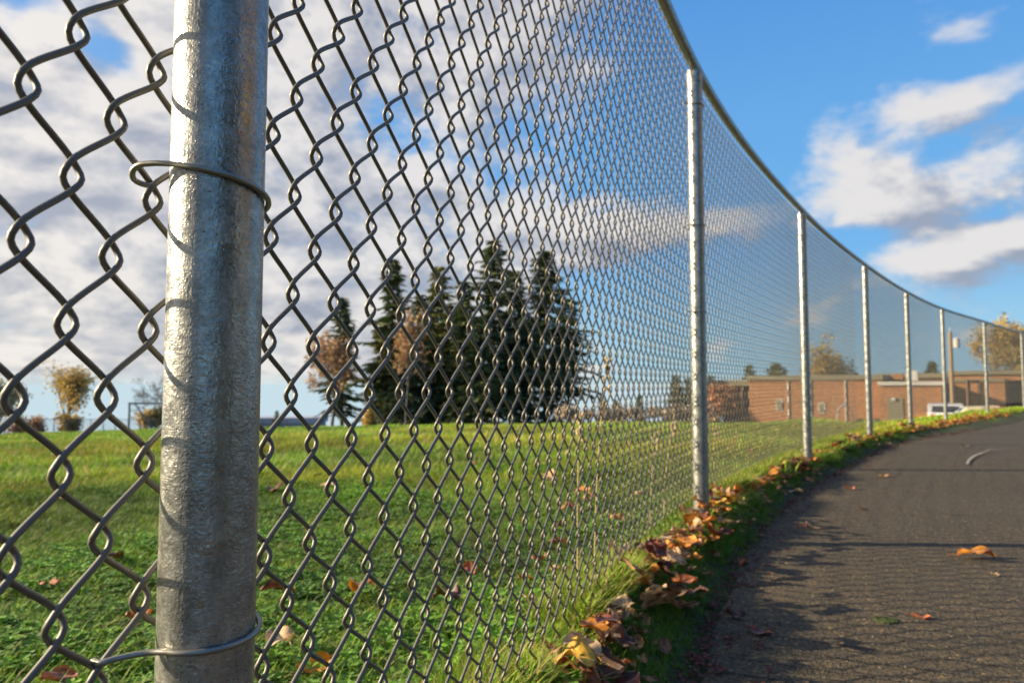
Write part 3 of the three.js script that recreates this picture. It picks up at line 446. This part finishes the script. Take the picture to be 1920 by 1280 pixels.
// ------------------------------------------------------------------ trees
const barkMat = (c) => new THREE.MeshStandardMaterial({ color: new THREE.Color(...c), roughness: .95 });
const leafyMat = new THREE.MeshPhysicalMaterial({ vertexColors: true, roughness: .85, transmission: .35, thickness: 0, side: THREE.DoubleSide });
const needleMat = new THREE.MeshPhysicalMaterial({ vertexColors: true, roughness: .85, transmission: .15, thickness: 0, side: THREE.DoubleSide });
function limb(a, b, r0, r1, sides = 5) { const d = b.clone().sub(a), L = d.length(), g = new THREE.CylinderGeometry(r1, r0, L, sides, 1, true); g.translate(0, L / 2, 0); g.applyQuaternion(new THREE.Quaternion().setFromUnitVectors(new THREE.Vector3(0, 1, 0), d.normalize())); g.translate(a.x, a.y, a.z); return g; }
function broadleaf(seed, Ht, spread, leafTone, leafN, leafS, opts = {}) {
  const r = rng(seed), geos = [], tips = [];
  function grow(p, dir, len, rad, lev) {
    const n = 3; let a = p.clone(), d = dir.clone();
    for (let k = 0; k < n; k++) { d.x += (r() - .5) * .28; d.z += (r() - .5) * .28; d.y += (opts.up ?? .05); d.normalize(); const b = a.clone().addScaledVector(d, len / n); geos.push(limb(a, b, rad * (1 - k / n * .35), rad * (1 - (k + 1) / n * .35), lev < 2 ? 7 : lev < 4 ? 4 : 3)); a = b; if (lev > 1) tips.push([a.clone(), lev]); if (lev > 0 && lev < 4 && k < n - 1 && r() < .8) side(a, d, len, rad, lev); }
    if (lev < (opts.levels ?? 5)) { const m = lev === 0 ? 4 : 2 + (r() < .5 ? 1 : 0); for (let i = 0; i < m; i++) side(a, d, len, rad * .72, lev, true); } else tips.push([a.clone(), lev]);
  }
  function side(a, d, len, rad, lev, main) { const ax = new THREE.Vector3(r() - .5, (r() - .5) * .4, r() - .5).normalize(); const q = new THREE.Quaternion().setFromAxisAngle(ax, (main ? .35 + .45 * r() : .7 + .5 * r()) * (opts.wide ?? 1)); grow(a, d.clone().applyQuaternion(q), len * (.58 + .22 * r()), Math.max(rad * .58, .012), lev + 1); }
  grow(new THREE.Vector3(0, -.2, 0), new THREE.Vector3(0, 1, 0), Ht * (opts.trunk ?? .30), Ht * .018, 0);
  const bb = new THREE.Box3(); for (const [t] of tips) bb.expandByPoint(t); const sc = Ht * .97 / bb.max.y, sx = spread / Math.max(.5, (bb.max.x - bb.min.x) / 2, (bb.max.z - bb.min.z) / 2);
  const wood = mergeGeometries(geos.map(g => { g.deleteAttribute('uv'); return g; })); wood.scale(sx, sc, sx);
  const P = [], C = []; const lows = tips.filter(t => t[1] >= 2);
  for (let i = 0; i < leafN; i++) {
    const [t] = lows[Math.floor(r() * lows.length)], o = new THREE.Vector3((r() - .5), (r() - .5), (r() - .5)).multiplyScalar(opts.fuzz ?? .7), c = new THREE.Vector3(t.x * sx, t.y * sc, t.z * sx).add(o), s = leafS * (.5 + r()), u = new THREE.Vector3(r() - .5, r() - .5, r() - .5).normalize(), w = new THREE.Vector3(r() - .5, r() - .5, r() - .5).cross(u).normalize(), v = .65 + .7 * r(), tn_ = leafTone[Math.floor(r() * leafTone.length)];
    const q = [c.clone().addScaledVector(u, -s), c.clone().addScaledVector(w, s * .55), c.clone().addScaledVector(u, s), c.clone().addScaledVector(w, -s * .55)];
    for (const k of [0, 1, 2, 0, 2, 3]) { P.push(q[k].x, q[k].y, q[k].z); C.push(tn_[0] * v, tn_[1] * v, tn_[2] * v); }
  }
  return { wood, crown: leafN ? geoOf(P, null, C) : null };
}
function fir(seed, Ht, rad, tone, bare = .1, dens = 1) {
  const r = rng(seed), geos = [limb(new THREE.Vector3(0, -.3, 0), new THREE.Vector3(0, Ht * .96, 0), Ht * .016, .02, 8)], P = [], C = [];
  rad *= 1.3; const whorls = Math.round(Ht * 3.2 * dens);
  for (let i = 0; i < whorls; i++) {
    const t = Math.pow(i / whorls, .9), y = lerp(Ht * bare, Ht * .985, t), len0 = rad * Math.pow(1 - t, .66) * (.72 + .30 * Math.sin(i * 1.7 + seed) + .35 * vn3(i * .31, seed * 1.3, 2)) + .22, nb = Math.round(5 + 3 * r());
    for (let b = 0; b < nb; b++) {
      const a = r() * 6.283, L = len0 * (.45 + .75 * r()) * (1 + .45 * vn3(Math.cos(a) * 1.3 + seed, y * .35, Math.sin(a) * 1.3)), dx = Math.cos(a), dz = Math.sin(a), droop = .10 + .28 * r() - .25 * t, v0 = .6 + .7 * r();
      if (L > .8) geos.push(limb(new THREE.Vector3(0, y, 0), new THREE.Vector3(dx * L * .8, y - droop * L * .6, dz * L * .8), .035, .01, 3));
      const ns = Math.max(5, Math.round(L * 8));
      for (let k = 0; k < ns; k++) {
        const u = (k + r()) / ns, q = L * (.12 + .88 * u), x = dx * q + (r() - .5) * .1, z = dz * q + (r() - .5) * .1, yy = y - droop * L * u * u + (r() - .5) * .14, s = (.34 + .42 * r()) * (1.1 - .4 * u), sd = r() < .5 ? 1 : -1, fw = .5 + .5 * r(), ex = x + (dx * fw - dz * sd) * s, ez = z + (dz * fw + dx * sd) * s, ey = yy - s * (.15 + .5 * r()), v = v0 * (.7 + .6 * r()), c = [tone[0] * v, tone[1] * v, tone[2] * v], wd = s * .40;
        const pA = [x - dx * wd, yy, z - dz * wd], pB = [x + dx * wd, yy + .02, z + dz * wd], pC = [ex, ey, ez], pD = [x - dz * sd * .3 * s, yy + .1 * s, z + dx * sd * .3 * s];
        for (const w of [pA, pB, pC, pA, pD, pC]) { P.push(...w); C.push(...c); }
      }
    }
  }
  return { wood: mergeGeometries(geos.map(g => { g.deleteAttribute('uv'); return g; })), crown: geoOf(P, null, C) };
}
function plant(name, label, cat, made, bark, mat, x, z, turn, scale = 1, group, yOff = 0) { const t = thing(name, label, cat, [x, groundY(x, z) + yOff, z], turn, group); t.scale.setScalar(scale); part('trunk', made.wood, bark, t); if (made.crown) part('crown', made.crown, mat, t); return t; }
// height of a tree whose top shows at pixel row py, standing at depth z
const place = (px, depth) => { const p = rayAt(px, 700, depth); return [p.x, p.z]; };
const heightTo = (px, py, depth) => { const p = rayAt(px, py, depth); return p.y - groundY(p.x, p.z); };
const bark = barkMat([.10, .075, .055]), barkGrey = barkMat([.14, .125, .11]), barkRed = barkMat([.24, .13, .07]);
{
  const dark = [.115, .155, .045], olive = [.20, .21, .05], blue = [.10, .135, .05];
  const firs = [ // pixel column, top row, depth, radius, tone, bare foot, label
    [735, 478, 66, 3.3, dark, .05, 'dark fir with thin pointed top at the grove end nearest the small fir'], [790, 545, 63, 2.6, blue, .03, 'short dark fir in front of the tall grove'], [820, 492, 70, 3.8, olive, .06, 'broad olive green fir catching the sun in the grove'],
    [872, 520, 62, 3.2, dark, .03, 'dense dark fir at the front of the grove'], [925, 442, 72, 4.2, dark, .07, 'tallest dark fir at the middle of the grove'], [965, 500, 66, 3.2, blue, .10, 'dark fir filling the grove beside its tallest tree'], [1022, 462, 70, 3.9, dark, .30, 'tall fir with open branches and a bare reddish trunk'], [1066, 560, 68, 2.2, blue, .25, 'thin sparse fir at the open end of the grove'],
    [900, 600, 60, 3.0, dark, .01, 'low bushy fir at the foot of the grove'], [848, 560, 64, 4.2, olive, .02, 'wide olive fir filling the grove behind the dense dark one'], [985, 590, 63, 4.0, dark, .03, 'wide dark fir at the front of the grove before its tallest trees'], [715, 600, 64, 2.6, olive, .03, 'olive fir at the grove end behind russet twigs'], [1045, 640, 64, 3.0, blue, .05, 'short sparse fir at the open end of the grove'], [760, 640, 61, 2.4, blue, .01, 'young bushy fir at the foot of the grove by orange twigs']];
  firs.forEach(([px, py, dp, rd, tone, bare, label], i) => { const [x, z] = place(px, dp), h = heightTo(px, py, dp); plant('fir_tree', label, 'tree', fir(100 + i, h, rd, tone, bare, i === 6 || i === 7 ? .75 : 1), i === 6 ? barkRed : bark, needleMat, x, z, i, 1, 'firs of the grove'); });
  { const [x, z] = place(642, 80), h = heightTo(642, 552, 80); plant('fir_tree', 'small narrow fir standing apart from the grove behind russet tree', 'tree', fir(130, h, 2.9, dark, .12), bark, needleMat, x, z, 2); }
  const far = fir(140, 9, 2.2, dark, .03), far2 = fir(141, 8, 2.6, olive, .03);
  [[1405, 680, 110, far, 'pointed dark fir peeping over the brick building roof'], [1452, 676, 115, far2, 'rounded green fir beyond the brick building roof'], [1468, 684, 118, far, 'thin fir beside a rounded one beyond the roof'], [1749, 673, 105, far, 'lone small fir rising behind the flat roof by the pole'], [1268, 700, 120, far2, 'olive fir beyond the tan shrubs'], [1290, 705, 118, far, 'dark fir beyond the tan shrubs near the entrance'], [1330, 700, 120, far2, 'green fir behind the dark entrance roof'], [1128, 738, 125, far2, 'low far off conifer past the end of the grove'], [1200, 738, 128, far, 'small far off conifer between grove and building'], [1155, 748, 130, far2, 'squat far off conifer past the grove'], [520, 768, 130, far, 'tiny far off conifer beside the long grey roof']].forEach(([px, py, dp, m, label], i) => { const [x, z] = place(px, dp), h = heightTo(px, py, dp); plant('fir_tree', label, 'tree', m, bark, needleMat, x, z, i * 1.3, h / (m === far ? 9 : 8)); });
  const russet = [[.42, .22, .09], [.48, .27, .12], [.34, .19, .08], [.50, .32, .12]], gold = [[.55, .36, .06], [.48, .30, .05], [.38, .30, .07], [.60, .42, .10]], pale = [[.52, .46, .26], [.42, .38, .18], [.55, .45, .2]];
  const dec = [
    ['russet_tree', 622, 612, 62, 2.9, russet, 1500, .16, 'half bare russet tree in front of the small lone fir', { wide: 1.1, trunk: .25, fuzz: .6 }], ['russet_tree', 762, 560, 58.5, 1.9, russet, 1100, .15, 'russet half bare tree against the dark grove', { wide: .8, fuzz: .6 }],
    ['golden_tree', 124, 676, 66, 2.5, gold, 2800, .13, 'upright golden leaved tree behind the low far fence', { wide: .8, up: .10, trunk: .2, fuzz: 1.5 }], ['bare_tree', 312, 690, 70, 4.0, pale, 0, .1, 'bare dark branched tree behind the goal frame', { wide: 1.15, levels: 6 }],
    ['pale_tree', 2, 702, 60, 2.4, pale, 2200, .15, 'pale yellow leaved tree beside the low far fence', { fuzz: 1.0 }], ['pale_tree', -70, 690, 58, 2.6, pale, 2000, .15, 'pale leaved tree beyond the end of the low far fence', { fuzz: 1 }],
    ['golden_tree', 1543, 622, 78, 2.8, gold, 3400, .14, 'rounded golden tree rising behind the long brick wall', { fuzz: 1.0, wide: .9 }], ['golden_tree', 1578, 655, 80, 1.8, gold, 900, .15, 'thin golden tree beside the rounded one behind the wall', {}],
    ['golden_tree', 1862, 584, 76, 2.8, gold, 3200, .14, 'tall golden tree rising behind the roof by the glazed corner', { fuzz: 1.0, wide: .8, trunk: .2 }], ['golden_tree', 1905, 600, 80, 2.4, [[.38, .30, .08], [.42, .26, .06], [.25, .23, .08]], 1800, .17, 'olive gold tree beside the tall golden one', { fuzz: 1.0 }], ['golden_tree', 1950, 575, 74, 2.6, gold, 2000, .17, 'golden tree past the end of the roof', { fuzz: 1.0 }],
    ['golden_bush', 282, 764, 64, 1.7, gold, 1800, .15, 'dense golden bush behind the goal frame', { trunk: .12, fuzz: .8, wide: 1.3 }], ['golden_bush', 135, 776, 64, 1.3, gold, 1300, .14, 'low golden bush at the foot of the upright golden tree', { trunk: .12, fuzz: .8, wide: 1.3 }], ['golden_bush', 80, 782, 65, 1.4, russet, 900, .13, 'brownish bush by the low far fence', { trunk: .12, fuzz: .8, wide: 1.3 }], ['golden_bush', 35, 785, 65, 1.4, russet, 900, .13, 'brown bush between the pale tree and the golden one', { trunk: .12, fuzz: .8, wide: 1.3 }], ['golden_bush', 690, 770, 58, 1.2, gold, 900, .13, 'small golden bush at the foot of the grove', { trunk: .12, fuzz: .7, wide: 1.3 }],
    ['orange_shrub', 1338, 722, 47, 1.3, [[.52, .20, .06], [.46, .18, .06], [.55, .27, .1]], 2200, .12, 'bright orange shrub beside the dark entrance', { trunk: .15, fuzz: .7 }], ['tan_shrub', 1330, 762, 46, 1.0, [[.45, .24, .14], [.4, .25, .17]], 900, .10, 'pinkish low shrub beneath the orange one', { trunk: .12, fuzz: .6, wide: 1.3 }],
  ];
  dec.forEach(([name, px, py, dp, sp, tone, n, ls, label, o], i) => { const [x, z] = place(px, dp), h = Math.max(1.2, heightTo(px, py, dp)); plant(name, label, /bush|shrub/.test(name) ? 'shrub' : 'tree', broadleaf(300 + i, h, sp, tone, n, ls, { ...o, levels: o.levels ?? (/bush|shrub/.test(name) ? 3 : 5) }), /bare/.test(name) ? bark : barkGrey, leafyMat, x, z, i); });
  // dry tan shrubs in a row far across the field
  const tan = [[.46, .36, .24], [.40, .30, .20], [.50, .42, .30]], tanG = [broadleaf(390, 2.1, 1.4, tan, 900, .13, { trunk: .15, levels: 3, fuzz: .8, wide: 1.3 }), broadleaf(391, 1.8, 1.5, tan, 900, .13, { trunk: .15, levels: 3, fuzz: .8, wide: 1.4 })];
  for (let i = 0; i < 12; i++) { const px = 1062 + i * 20.5, dp = 54 + (i % 3) * 1.5, [x, z] = place(px, dp), h = heightTo(px, 757 + (i * 7 % 5) * 2, dp); plant('tan_shrub', ['first', 'second', 'third', 'fourth', 'fifth', 'sixth', 'seventh', 'eighth', 'ninth', 'tenth', 'eleventh', 'twelfth'][i] + ' dry tan shrub from the fir grove in its row', 'shrub', tanG[i % 2], barkGrey, leafyMat, x, z, i * 2.1, Math.max(.5, h / (i % 2 ? 1.8 : 2.1) * .92), 'row of dry tan shrubs'); }
  // trees on the far side of the path, beyond the edge of the picture, mirrored in the steel posts
  const gt = broadleaf(395, 8, 2.8, gold, 2600, .2, { fuzz: 1.0 }), dk = fir(396, 11, 3.0, dark, .03);
  [[4.5, -2], [6, 1.2], [8, -5.5], [9, -.5], [5, -3.8]].forEach(([x, z], i) => i < 5 ? plant('golden_tree', 'golden tree standing across the path from the fence', 'tree', gt, barkGrey, leafyMat, x + 6, z, i * 2, 1, 'trees across the path') : 0);
  [[9, 8], [6.5, 10], [12, 5.5], [11, 7.5], [8.5, 10.5]].forEach(([x, z], i) => plant('fir_tree', 'dark fir standing across the path behind the viewer', 'tree', dk, bark, needleMat, x, z, i * 2, .9, 'firs across the path'));
}
console.log('trees done');

// ------------------------------------------------------------------ brick building across the field
{
  const brickTex = texture(256, 256, (u, v) => { const row = Math.floor(v * 20), x = u * 8 + (row % 2) * .5, b = Math.floor(x), fu = x - b, fv = v * 20 - row, mort = fu < .035 || fv < .12; const n = HV[(b % 8 * 31 + row * 17) & 255] * .07 + .04 * vn3(u * 60, v * 60, 2); return mort ? [.60, .50, .42] : [.66 + n, .455 + n * .8, .29 + n * .6]; }, true);
  const brick = (w, h) => { const t = brickTex.clone(); t.repeat.set(w / 1.8, h / 1.5); t.needsUpdate = true; return new THREE.MeshStandardMaterial({ map: t, roughness: .92 }); };
  const fascia = new THREE.MeshStandardMaterial({ color: new THREE.Color(.22, .20, .13), roughness: .7 }), dark = new THREE.MeshStandardMaterial({ color: new THREE.Color(.05, .05, .055), roughness: .6 }), glass = new THREE.MeshPhysicalMaterial({ color: new THREE.Color(.03, .04, .05), roughness: .06, metalness: 0, specularIntensity: 1 }), white = new THREE.MeshStandardMaterial({ color: new THREE.Color(.62, .60, .56), roughness: .7 }), brown = new THREE.MeshStandardMaterial({ color: new THREE.Color(.12, .07, .045), roughness: .8 });
  const b = thing('brick_building', 'long low orange brick school building with flat roofs and glazed corner', 'building');
  // a block: its near wall runs between two pixel columns; turned so that the wall faces the low sun
  const T = 33 * D2R, ux = new THREE.Vector3(Math.cos(T), 0, Math.sin(T)), uz = new THREE.Vector3(-Math.sin(T), 0, Math.cos(T));   // ux along the wall to the right and nearer, uz out of the wall
  b.rotation.y = -T; const origin = rayAt(1640, 720, 54); b.position.set(origin.x, 0, origin.z);
  const local = p => { const d = p.clone().sub(b.position); return [d.dot(ux), p.y, d.dot(uz)]; };
  const wallHit = (px, py, off) => { // where the sight line through a pixel meets the wall plane at distance off in front of the main wall
    const dir = rayAt(px, py, 1).sub(camera.position), n = uz, o = b.position.clone().addScaledVector(uz, off), t = o.clone().sub(camera.position).dot(n) / dir.dot(n); return local(camera.position.clone().addScaledVector(dir, t)); };
  const GY = -4.2;
  function block(name, x0, x1, top, z1, depth, mat, parent = b) { const g = box(x0, x1, GY, top, z1 - depth, z1); return part(name, g, mat ?? brick(x1 - x0, top - GY), parent); }
  const A0 = wallHit(1404, 715, 0)[0], A1 = wallHit(1652, 715, 0)[0], At = wallHit(1540, 712, 0)[1];
  const wa = block('wall', A0, A1, At, 0, 14); part('roof_fascia', box(A0 - .15, A1 + .15, At + .003, At + .38, -14.1, .18), fascia, b);
  for (const px of [1478, 1520, 1585]) { const x = wallHit(px, 720, 0)[0]; part('downpipe', box(x - .05, x + .05, GY, At - .05, .004, .10), white, wa); }
  for (const [pa, pb, ya, yb] of [[1455, 1468, 748, 770], [1535, 1548, 755, 775]]) { const p = wallHit(pa, ya, 0), q = wallHit(pb, yb, 0); const w = part('vent_panel', box(p[0], q[0], q[1], p[1], .004, .06), white, wa); part('louver', box(p[0] + .06, q[0] - .06, q[1] + .06, p[1] - .06, .062, .075), fascia, w); }
  // dark entrance with a deep overhang
  const E0 = wallHit(1349, 720, -1.6)[0], Et = wallHit(1380, 722, -1.6)[1]; const ent = part('entrance_wall', box(E0, A0 - .004, GY, Et, -9, -3.2), dark, b); part('entrance_roof', box(E0 - .8, A0 - .004, Et + .003, Et + .45, -10, -.4), fascia, b);
  for (let i = 0; i < 3; i++) { const x = lerp(E0 + .3, A0 - 1.0, i / 2); part('window', box(x, x + .8, Et - 2.4, Et - .7, -3.196, -3.12), glass, ent); }
  for (const k of [.25, .75]) { const x = lerp(E0, A0, k); part('column', box(x - .12, x + .12, GY, Et, -.8, -.56), brown, b); }
  // forward block
  const B0 = wallHit(1650, 730, 3.5)[0], B1 = wallHit(1767, 730, 3.5)[0], Bt = wallHit(1700, 722, 3.5)[1];
  const wb = block('wall', Math.max(B0, A1 + .2), B1, Bt, 3.5, 9); part('roof_fascia', box(Math.max(B0, A1 + .2) - .12, B1 + .1, Bt + .003, Bt + .26, -5.6, 3.68), white, b);
  { const p = wallHit(1679, 745, 3.5); part('door', box(p[0] - .5, p[0] + .5, GY, p[1], 3.504, 3.56), fascia, wb); const q = wallHit(1676, 748, 3.5); part('wall_lamp', box(q[0] - .12, q[0] + .12, q[1] - .1, q[1] + .1, 3.564, 3.7), white, wb); }
  // tall rear hall
  const C0 = wallHit(1640, 700, -4)[0], C1 = wallHit(1900, 700, 0)[0], Ct = wallHit(1830, 702, 1.2)[1];
  block('wall', C0 + .4, B1 + .4, Ct - .15, -5.7, 8, brown); part('roof_fascia', box(C0, B1 + .4, Ct - .147, Ct + .2, -13.8, -5.5), fascia, b);
  { const p = wallHit(1716, 708, -4); const u = part('roof_unit', new RoundedBoxGeometry(.8, .8, .8, 2, .08), white, b); u.position.set(p[0], Bt + .72, -1); const q = part('roof_unit', new RoundedBoxGeometry(.7, .5, .7, 2, .06), brick(.7, .5), b); q.position.set(wallHit(1681, 708, 0)[0], Bt + .67, -2); }
  // right wing with a band below its parapet and the glazed corner
  const R0 = B1 + .41, R1 = wallHit(1885, 720, 1.2)[0]; const wr = block('wall', R0, R1, Ct, 1.2, 15); part('roof_fascia', box(R0 - .1, R1 + 5.6, Ct + .003, Ct + .26, -14, 1.4), fascia, b);
  const band = wallHit(1830, 713, 1.2)[1]; part('wall_band', box(R0, R1, band - .11, band + .11, 1.204, 1.32), fascia, wr);
  for (const px of [1767, 1836]) { const x = wallHit(px, 720, 1.2)[0] + (px === 1767 ? .3 : 0); part('downpipe', box(x - .07, x + .07, GY, band - .12, 1.204, 1.33), brown, wr); }
  part('wall', box(R1 + .003, R1 + 5.4, band, Ct, -13, 1.2), brick(5.4, 1), b); const gl = part('glazed_corner', box(R1 + .003, R1 + 5.3, GY, band - .003, -10, .6), dark, b);
  for (let i = 0; i < 4; i++) part('window', box(R1 + .25 + i * 1.25, R1 + 1.35 + i * 1.25, GY + 1.0, band - .25, .604, .66), glass, gl);
  // utility pole
  const [ux_, uz_] = place(1785, 42), uy = groundY(ux_, uz_), ut = heightTo(1785, 622, 42); const up = thing('utility_pole', 'wooden utility pole with grey transformer in front of the brick wing', 'utility pole', [ux_, uy, uz_]);
  const pole = new THREE.CylinderGeometry(.10, .14, ut + .4, 12); pole.translate(0, ut / 2 - .2, 0); part('pole', pole, new THREE.MeshStandardMaterial({ color: new THREE.Color(.34, .24, .15), roughness: .95 }), up);
  const tr = new THREE.CylinderGeometry(.18, .18, .5, 18); tr.translate(.28, ut - .7, .14); const trm = part('transformer', tr, white, up); const lid = new THREE.CylinderGeometry(.06, .2, .1, 18); lid.translate(.28, ut - .40, .14); part('transformer_lid', lid, white, trm); part('pole_top_pin', limb(new THREE.Vector3(0, ut, 0), new THREE.Vector3(0, ut + .35, 0), .03, .02, 6), white, up);
  // car park lamp
  const [lx, lz] = place(1815, 40), lh = heightTo(1815, 712, 40); const lp = thing('car_park_lamp', 'dark brown car park lamp on a square post', 'lamp post', [lx, groundY(lx, lz), lz]); part('post', box(-.075, .075, -.2, lh, -.075, .075), brown, lp); part('lamp_head', box(.078, .62, lh - .14, lh - .02, -.15, .15), brown, lp);
}

// ------------------------------------------------------------------ parked cars
function car(paint, label, px, depth, turn) {
  const [x, z] = place(px, depth), c = thing('parked_car', label, 'car', [x, groundY(x, z), z], turn, 'cars parked by the brick building');
  const paintM = new THREE.MeshPhysicalMaterial({ color: new THREE.Color(...paint), roughness: .35, clearcoat: .8, clearcoatRoughness: .08 }), glassM = new THREE.MeshPhysicalMaterial({ color: new THREE.Color(.02, .025, .03), roughness: .05 }), tyre = new THREE.MeshStandardMaterial({ color: new THREE.Color(.02, .02, .02), roughness: .9 }), rimM = new THREE.MeshStandardMaterial({ color: new THREE.Color(.5, .5, .5), metalness: .8, roughness: .4 }), red = new THREE.MeshStandardMaterial({ color: new THREE.Color(.55, .02, .03), roughness: .25 });
  const s = new THREE.Shape(); [[-2.1, .35], [-2.15, .75], [-2.0, .98], [-1.5, 1.45], [-.2, 1.5], [.7, 1.02], [1.9, .86], [2.15, .6], [2.1, .32], [1.75, .3], [1.6, .55], [1.3, .62], [1.0, .55], [.9, .28], [-.9, .28], [-1.0, .55], [-1.3, .62], [-1.6, .55], [-1.75, .3]].forEach(([a, b], i) => i ? s.lineTo(a, b) : s.moveTo(a, b)); s.closePath();
  const g = new THREE.ExtrudeGeometry(s, { depth: 1.56, bevelEnabled: true, bevelSize: .07, bevelThickness: .09, bevelSegments: 3 }); g.translate(0, 0, -.78); part('body', g, paintM, c);
  const sw = new THREE.Shape(); [[-1.75, 1.02], [-1.4, 1.38], [-.25, 1.43], [.45, 1.03]].forEach(([a, b], i) => i ? sw.lineTo(a, b) : sw.moveTo(a, b)); sw.closePath();
  for (const q of [-1, 1]) { const w = new THREE.ExtrudeGeometry(sw, { depth: .02, bevelEnabled: false }); w.translate(0, 0, q > 0 ? .872 : -.892); part('side_window', w, glassM, c); const l = new THREE.BoxGeometry(.06, .28, .22); l.translate(-2.17, .82, q * .62); part('taillight', l, red, c); const hl = new THREE.BoxGeometry(.08, .14, .34); hl.translate(2.16, .68, q * .58); part('headlight', hl, rimM, c); }
  const rw = new THREE.BoxGeometry(.03, .50, 1.3); rw.rotateZ(-.84); rw.translate(-1.83, 1.24, 0); part('rear_window', rw, glassM, c); const fw = new THREE.BoxGeometry(.03, .84, 1.36); fw.rotateZ(1.08); fw.translate(.33, 1.33, 0); part('windscreen', fw, glassM, c); const pl = new THREE.BoxGeometry(.03, .14, .5); pl.translate(-2.225, .62, 0); part('number_plate', pl, rimM, c);
  for (const wx of [-1.3, 1.3]) for (const q of [-1, 1]) { const t = new THREE.CylinderGeometry(.31, .31, .2, 24); t.rotateX(Math.PI / 2); t.translate(wx, .31, q * .76); const w = part('wheel', t, tyre, c); const rm = new THREE.CylinderGeometry(.19, .19, .03, 18); rm.rotateX(Math.PI / 2); rm.translate(wx, .31, q * .868); part('rim', rm, rimM, w); }
}
const topTo = (px, py, h) => { let best = 30, e = 1e9; for (let d = 24; d < 60; d += .25) { const p = rayAt(px, py, d), q = Math.abs(p.y - groundY(p.x, p.z) - h); if (q < e) { e = q; best = d; } } return best; };
car([.62, .62, .64], 'white hatchback seen from behind with red taillights', 1772, topTo(1772, 757, 1.5), 1.0);
car([.62, .55, .33], 'cream coloured car parked side on before the brick wing', 1874, topTo(1874, 763, 1.5), -.45);
car([.30, .05, .05], 'dark red car parked by the glazed corner', 1918, topTo(1918, 767, 1.5) + 1, -.5);
car([.38, .36, .20], 'olive tan car behind the white hatchback', 1832, 52, -.5);

// ------------------------------------------------------------------ goal frame, low far fence, long grey roof, white arch
{
  const steel = new THREE.MeshStandardMaterial({ color: new THREE.Color(.16, .20, .22), roughness: .5, metalness: .3 });
  const dp = 47, a = rayAt(242, 756, dp), GH = a.y - groundY(a.x, a.z), goal = thing('goal_frame', 'grey metal football goal frame on the field', 'goal', [a.x, groundY(a.x, a.z), a.z]);
  const up = h => { const g = new THREE.CylinderGeometry(.075, .075, h, 10); g.translate(0, h / 2, 0); return g; }; const V = (x, y, z) => new THREE.Vector3(x, y, z);
  part('upright', up(GH), steel, goal); part('upright', up(GH), steel, goal).position.x = 5.0; part('crossbar', limb(V(-.055, GH, 0), V(5.055, GH, 0), .075, .075, 10), steel, goal); for (const x of [0, 5]) part('brace', limb(V(x + (x ? -.0 : .35), GH - .06, -.05), V(x + (x ? .6 : 1.3), 0, -1.5), .045, .045, 8), steel, goal);
  const ff = thing('low_fence', 'low chain link fence along the far field edge', 'fence'), mat = new THREE.MeshStandardMaterial({ color: new THREE.Color(.16, .16, .16), roughness: .6, metalness: .4 });
  const pts = []; for (let px = -60; px <= 560; px += 23) { const d = 60, p = rayAt(px, 786, d); pts.push([p.x, Math.max(groundY(p.x, p.z) + .6, p.y), p.z, groundY(p.x, p.z)]); }
  pts.forEach(([x, y, z, g], i) => { part('post', limb(V(x, g - .1, z), V(x, y, z), .035, .035, 8), mat, ff); if (i) { const q = pts[i - 1]; part('rail', limb(V(q[0], q[1], q[2]), V(x, y, z), .025, .025, 6), mat, ff); const w = []; for (let k = 0; k < 9; k++) { const u0 = k / 9, u1 = (k + 1) / 9; w.push(limb(V(lerp(q[0], x, u0), g, z), V(lerp(q[0], x, u1), y, z), .006, .006, 3), limb(V(lerp(q[0], x, u1), g, z - .01), V(lerp(q[0], x, u0), y, z - .01), .006, .006, 3)); } part('mesh_panel', mergeGeometries(w), mat, ff); } });
  const p = rayAt(500, 783, 150), q = rayAt(590, 783, 150), hall = thing('long_hall', 'far off grey blue hall with a long low roof', 'building', [p.x, 0, p.z]), L = q.x - p.x, hm = new THREE.MeshStandardMaterial({ color: new THREE.Color(.30, .32, .36), roughness: .8 });
  part('wall', box(-6, L, p.y - 9, p.y - 1.2, -9, 0), hm, hall); part('roof', box(-6.4, L + .4, p.y - 1.197, p.y, -9.4, .4), new THREE.MeshStandardMaterial({ color: new THREE.Color(.34, .36, .42), roughness: .7 }), hall); for (let i = 0; i < 4; i++) part('window', box(-4 + i * 3.4, -2.4 + i * 3.4, p.y - 3.6, p.y - 2, .004, .06), steel, hall);
  const wp = new THREE.MeshStandardMaterial({ color: new THREE.Color(.7, .68, .64), roughness: .6 }), ad = 38, c = rayAt(1584, 760, ad), gy = groundY(c.x, c.z), arch = thing('white_arch', 'small white hooped goal standing on the field before the brick wall', 'goal', [c.x, gy, c.z]), ah = c.y - gy; const hp = [V(-.42, 0, 0), V(-.42, ah - .42, 0)]; for (let k = 1; k < 10; k++) hp.push(V(-.42 * Math.cos(k / 10 * Math.PI), ah - .42 + .42 * Math.sin(k / 10 * Math.PI), 0)); hp.push(V(.42, ah - .42, 0), V(.42, 0, 0)); part('hoop', new THREE.TubeGeometry(new THREE.CatmullRomCurve3(hp), 60, .035, 8, false), wp, arch); part('ground_bar', limb(V(-.42, .04, -.05), V(.42, .04, -.05), .03, .03, 8), wp, arch);
}
console.log('objects', scene.children.length);
renderer.render(scene, camera);
